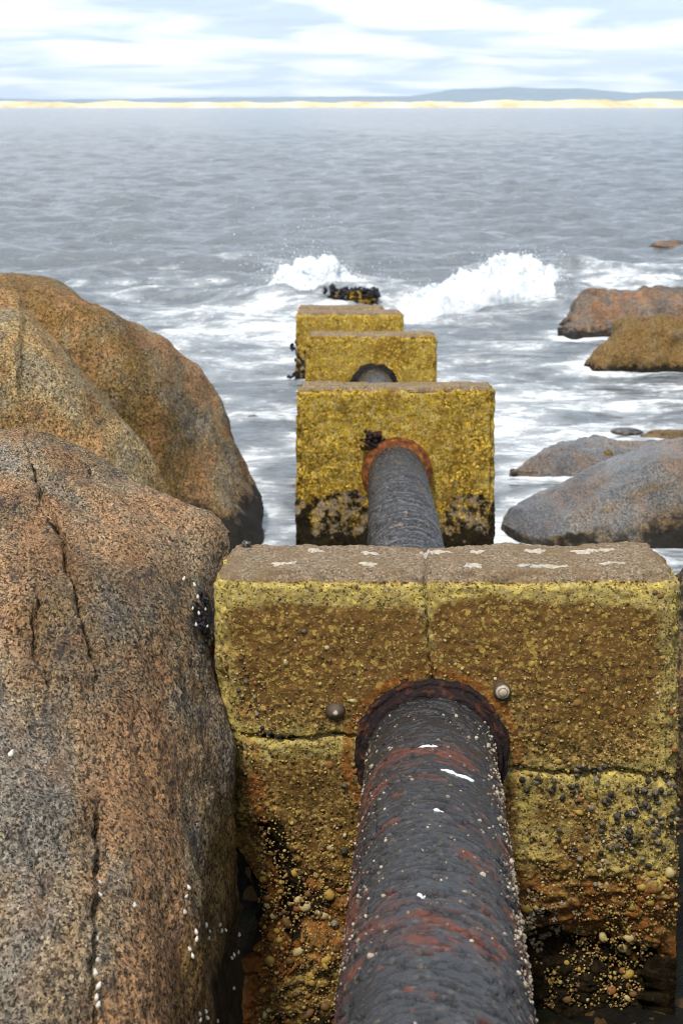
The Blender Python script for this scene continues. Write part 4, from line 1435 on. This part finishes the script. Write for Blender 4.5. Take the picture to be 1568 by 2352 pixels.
for (u, v) in ((228, 2028), (226, 2060), (222, 2160), (224, 2205), (218, 2240), (223, 2262), (220, 2290), (224, 2310)):
    whelk(u, v, 'white whelk lodged in the long crack of the cracked boulder', 'whelks in the crack', 1.0)
for (u, v) in ((430, 2040), (426, 2058), (420, 2098), (446, 2140), (449, 2158), (432, 2184), (436, 2196), (472, 2125), (478, 2140), (476, 2155), (502, 2125), (507, 2140), (516, 2138), (530, 2200), (534, 2195), (560, 2150), (556, 2190),
               (455, 2330), (458, 2345), (470, 2322), (472, 2340), (535, 2270), (497, 2345)):
    whelk(u, v, 'white whelk on the dark lower flank of the cracked boulder', 'whelks on the lower flank', .95)
for (u, v) in ((445, 1345), (452, 1372), (440, 1398), (455, 1410), (448, 1436), (470, 1400), (475, 1440)):
    whelk(u, v, 'white whelk in the dark hollow between the cracked boulder and the near block', 'whelks in the dark hollow', .9)
for (u, v, lb) in ((306, 2080, 'lone white whelk on bare granite midway down the cracked boulder'), (25, 1735, 'round pinkish shell at the far left of the cracked boulder'), (420, 1330, 'small white shell just above the dark hollow on the cracked boulder')):
    whelk(u, v, lb, None, 1.15)

mc = np.stack([rng.normal(464, 9, 55), rng.normal(1420, 34, 55)], -1)
mc = np.array([(lambda q: q[0] + q[1] * rng.uniform(-.003, .003))(rock_point(*q)) for q in mc])
M_MUSSEL = simple('mussel_shell', (.012, .012, .016), .4, .5, 60, .4, .004)
o = link('mussel_clump', scatter_mesh('mussel_clump', mc, rng.uniform(.0035, .0080, len(mc)), 0, None, .5, False), M_MUSSEL, rock_a)
o['kind'] = 'stuff'
p = at_z(566, 1250, B1_ORG[2] + B1_H)
lump('shell', 'tiny grey shell perched on the back left corner of the near block', p + np.array((0, -.01, .004)), (.012, .011, .010), M_ROCK_GREY, 'shell', seed=6.5, n=(14, 16), attrs=(0, .1, 0))

# mussels on the fourth block's waterline and the ruined stub
n = 90
c = np.stack([rng.normal(0, .035, n), rng.uniform(-.02, .28, n), rng.uniform(-.05, .42, n)], -1)
c[:, 0] += -blk4[3] / 2 + .0
c[:, 2] += .40
c = c[fbm(c * 9, 2) > -.15]
o = link('mussel_clump', scatter_mesh('mussel_clump', c, rng.uniform(.014, .026, len(c)), 0, None, .5, False), M_MUSSEL, blk4[0])
o['kind'] = 'stuff'

stub = bpy.data.objects.new('ruined_stub', None)
COL.objects.link(stub)
sp0 = at_z(812, 702, 0.0)
stub.location = sp0
tag(stub, 'broken mussel covered stub of masonry in the surf beyond the last block', 'stub')
th = np.linspace(.02, math.pi - .02, 60)
ph = np.linspace(0, 2 * math.pi, 90, endpoint=False)
T, H = np.meshgrid(th, ph, indexing='ij')
D = np.stack([np.sin(T) * np.cos(H), np.sin(T) * np.sin(H), np.cos(T)], -1)
Pq = np.sign(D) * np.abs(D) ** .6 * np.array((.33, .22, .21)) * (1 + .22 * fbm(D * 3, 4))[..., None]
link('body', mesh_np('stub_body', Pq, grid_faces(60, 90, True), {'lichen': np.full(5400, .25), 'film': np.full(5400, .5), 'dark': np.full(5400, .56), 'rust': np.zeros(5400), 'top': np.zeros(5400), 'pale': np.full(5400, .3)}), M_CONC_FAR, stub)
n = 130
c = rng.normal(size=(n, 3))
c /= np.linalg.norm(c, axis=1)[:, None]
c = np.sign(c) * np.abs(c) ** .6 * np.array((.34, .23, .22))
c = np.concatenate([c[c[:, 2] > 0], np.stack([rng.uniform(-.44, .36, 70), rng.uniform(-.15, .1, 70), rng.uniform(.12, .24, 70)], -1)])
o = link('mussel_clump', scatter_mesh('mussel_clump', c, rng.uniform(.02, .045, len(c)), 0, None, .5, False), M_MUSSEL, stub)
o['kind'] = 'stuff'

# ------------------------------------------------------------------ breaking waves and spray
m = Mat('white_foam')
co = m.co()
nz = m.noise(co, 9, 6, .7)
col = m.mix(m.ramp(m.noise(co, 3.2, 6, .7), [(.36, 0), (.56, 1)]), (.42, .47, .50), (.80, .82, .83))
M_FOAM = m.bsdf(col, .9, m.bump(nz, .6, .05), **{'Subsurface Weight': .35, 'Subsurface Radius': (.12, .12, .12)})


def breaker(name, label, us, tops, bases, Yf, depth, seed):
    n, k = 260, 110
    uu = np.linspace(us[0], us[-1], n)
    tp, bs = np.interp(uu, us, tops), np.interp(uu, us, bases)
    yf = np.array([at_z(a, b, 0.0)[1] for a, b in zip(uu, bs)])
    w = np.linspace(0, 1, k)
    P = np.zeros((n, k, 3))
    for i in range(n):
        b = at_z(uu[i], bs[i], 0.0)
        t_ = at(uu[i], tp[i], yf[i] + depth * .45)
        hgt_ = max(t_[2], .02)
        P[i, :, 0] = b[0] + (t_[0] - b[0]) * w
        P[i, :, 1] = yf[i] + depth * w
        P[i, :, 2] = hgt_ * np.sin(np.pi * np.clip(w, 0, 1)) ** .5 - .05 + .02 * w
    N = grid_normals(P)
    if N[..., 2].mean() < 0:
        N = -N
    bil = np.abs(fbm(P * 2.4 + seed, 4, .6))
    bil2 = np.abs(fbm(P * 8 + seed, 4, .6))
    env = np.sin(np.pi * w)[None, :] * np.sin(np.pi * np.linspace(0.02, .98, n))[:, None] ** .5
    P = P + N * ((bil * .22 + bil2 * .05 - .03) * env)[..., None]
    o = link(name, mesh_np(name, P, grid_faces(n, k)[:, ::-1]), M_FOAM)
    tag(o, label, 'wave', 'breaking waves')
    # flying lumps of foam along the skin
    pick = rng.integers(0, n * k, 1800)
    Pc = P.reshape(-1, 3)[pick] + N.reshape(-1, 3)[pick] * np.abs(rng.normal(0, .06, (1800, 1))) * env.ravel()[pick][:, None]
    o2 = link('foam_lumps', scatter_mesh('foam_lumps', Pc, np.clip(rng.lognormal(math.log(.006), .45, 1800), .003, .018), 0, None, .4), M_FOAM, o)
    o2['kind'] = 'stuff'
    return o


breaker('breaking_wave', 'white breaking wave bursting left of and behind the ruined stub', [590, 640, 690, 720, 760, 800, 850, 900], [688, 632, 606, 596, 604, 632, 655, 690], [700, 698, 696, 694, 692, 690, 690, 696], 21, 1.5, 2.)
breaker('breaking_wave', 'larger white breaking wave curling right of the ruined stub', [905, 960, 1010, 1060, 1110, 1150, 1190, 1230, 1275, 1315, 1340], [715, 680, 662, 645, 625, 602, 590, 600, 632, 668, 700], [735, 735, 728, 718, 710, 704, 700, 698, 697, 698, 704], 20, 1.8, 6.)

pts, rad = [], []
for cu, cv, su, sv, n, Yd in ((700, 585, 55, 26, 260, 21.8), (660, 560, 60, 36, 110, 21.6), (740, 500, 26, 12, 26, 21.8), (570, 600, 40, 20, 30, 21.6), (870, 640, 40, 24, 150, 21.6), (1190, 588, 60, 16, 160, 20.8), (1270, 640, 30, 26, 110, 20.6), (640, 625, 40, 18, 160, 21.6)):
    for _ in range(n):
        pts.append(at(random.gauss(cu, su), random.gauss(cv, sv), Yd + random.gauss(0, .3)))
        rad.append(min(.012, max(.0025, random.lognormvariate(math.log(.0045), .45))))
o = link('sea_spray', scatter_mesh('sea_spray', np.array(pts), np.array(rad), 0, None, .3), M_FOAM)
tag(o, 'loose drops of spray flying above the breaking waves', 'spray', kind='stuff')

# churned water where the sea meets the boulders and the blocks
for b_, y_ in ((blk2, Y2), (blk3, Y3), (blk4, Y4), (blk5, Y5)):
    xs = b_[2][0] + np.linspace(-b_[3] / 2, b_[3] / 2, 30)
    WATERLINE.append(np.stack([np.concatenate([xs, xs * 0 + xs[0], xs * 0 + xs[-1]]), np.concatenate([xs * 0 + y_, np.linspace(y_, y_ + .26, 30), np.linspace(y_, y_ + .26, 30)])], -1))
wl_pts = np.concatenate(WATERLINE)
near_sea = (SY < 24) & (np.abs(SX) < 7)
q = np.stack([SX[near_sea], SY[near_sea]], -1)
dmin = np.full(len(q), 9.0)
for k in range(0, len(wl_pts), 40):
    dmin = np.minimum(dmin, np.sqrt(((q[:, None, :] - wl_pts[None, k:k + 40, :]) ** 2).sum(-1)).min(1))
foam[near_sea] += .30 * np.exp(-(dmin / .22) ** 2)
sea.data.attributes['foam'].data.foreach_set('value', np.ascontiguousarray(foam.ravel(), dtype=np.float32))
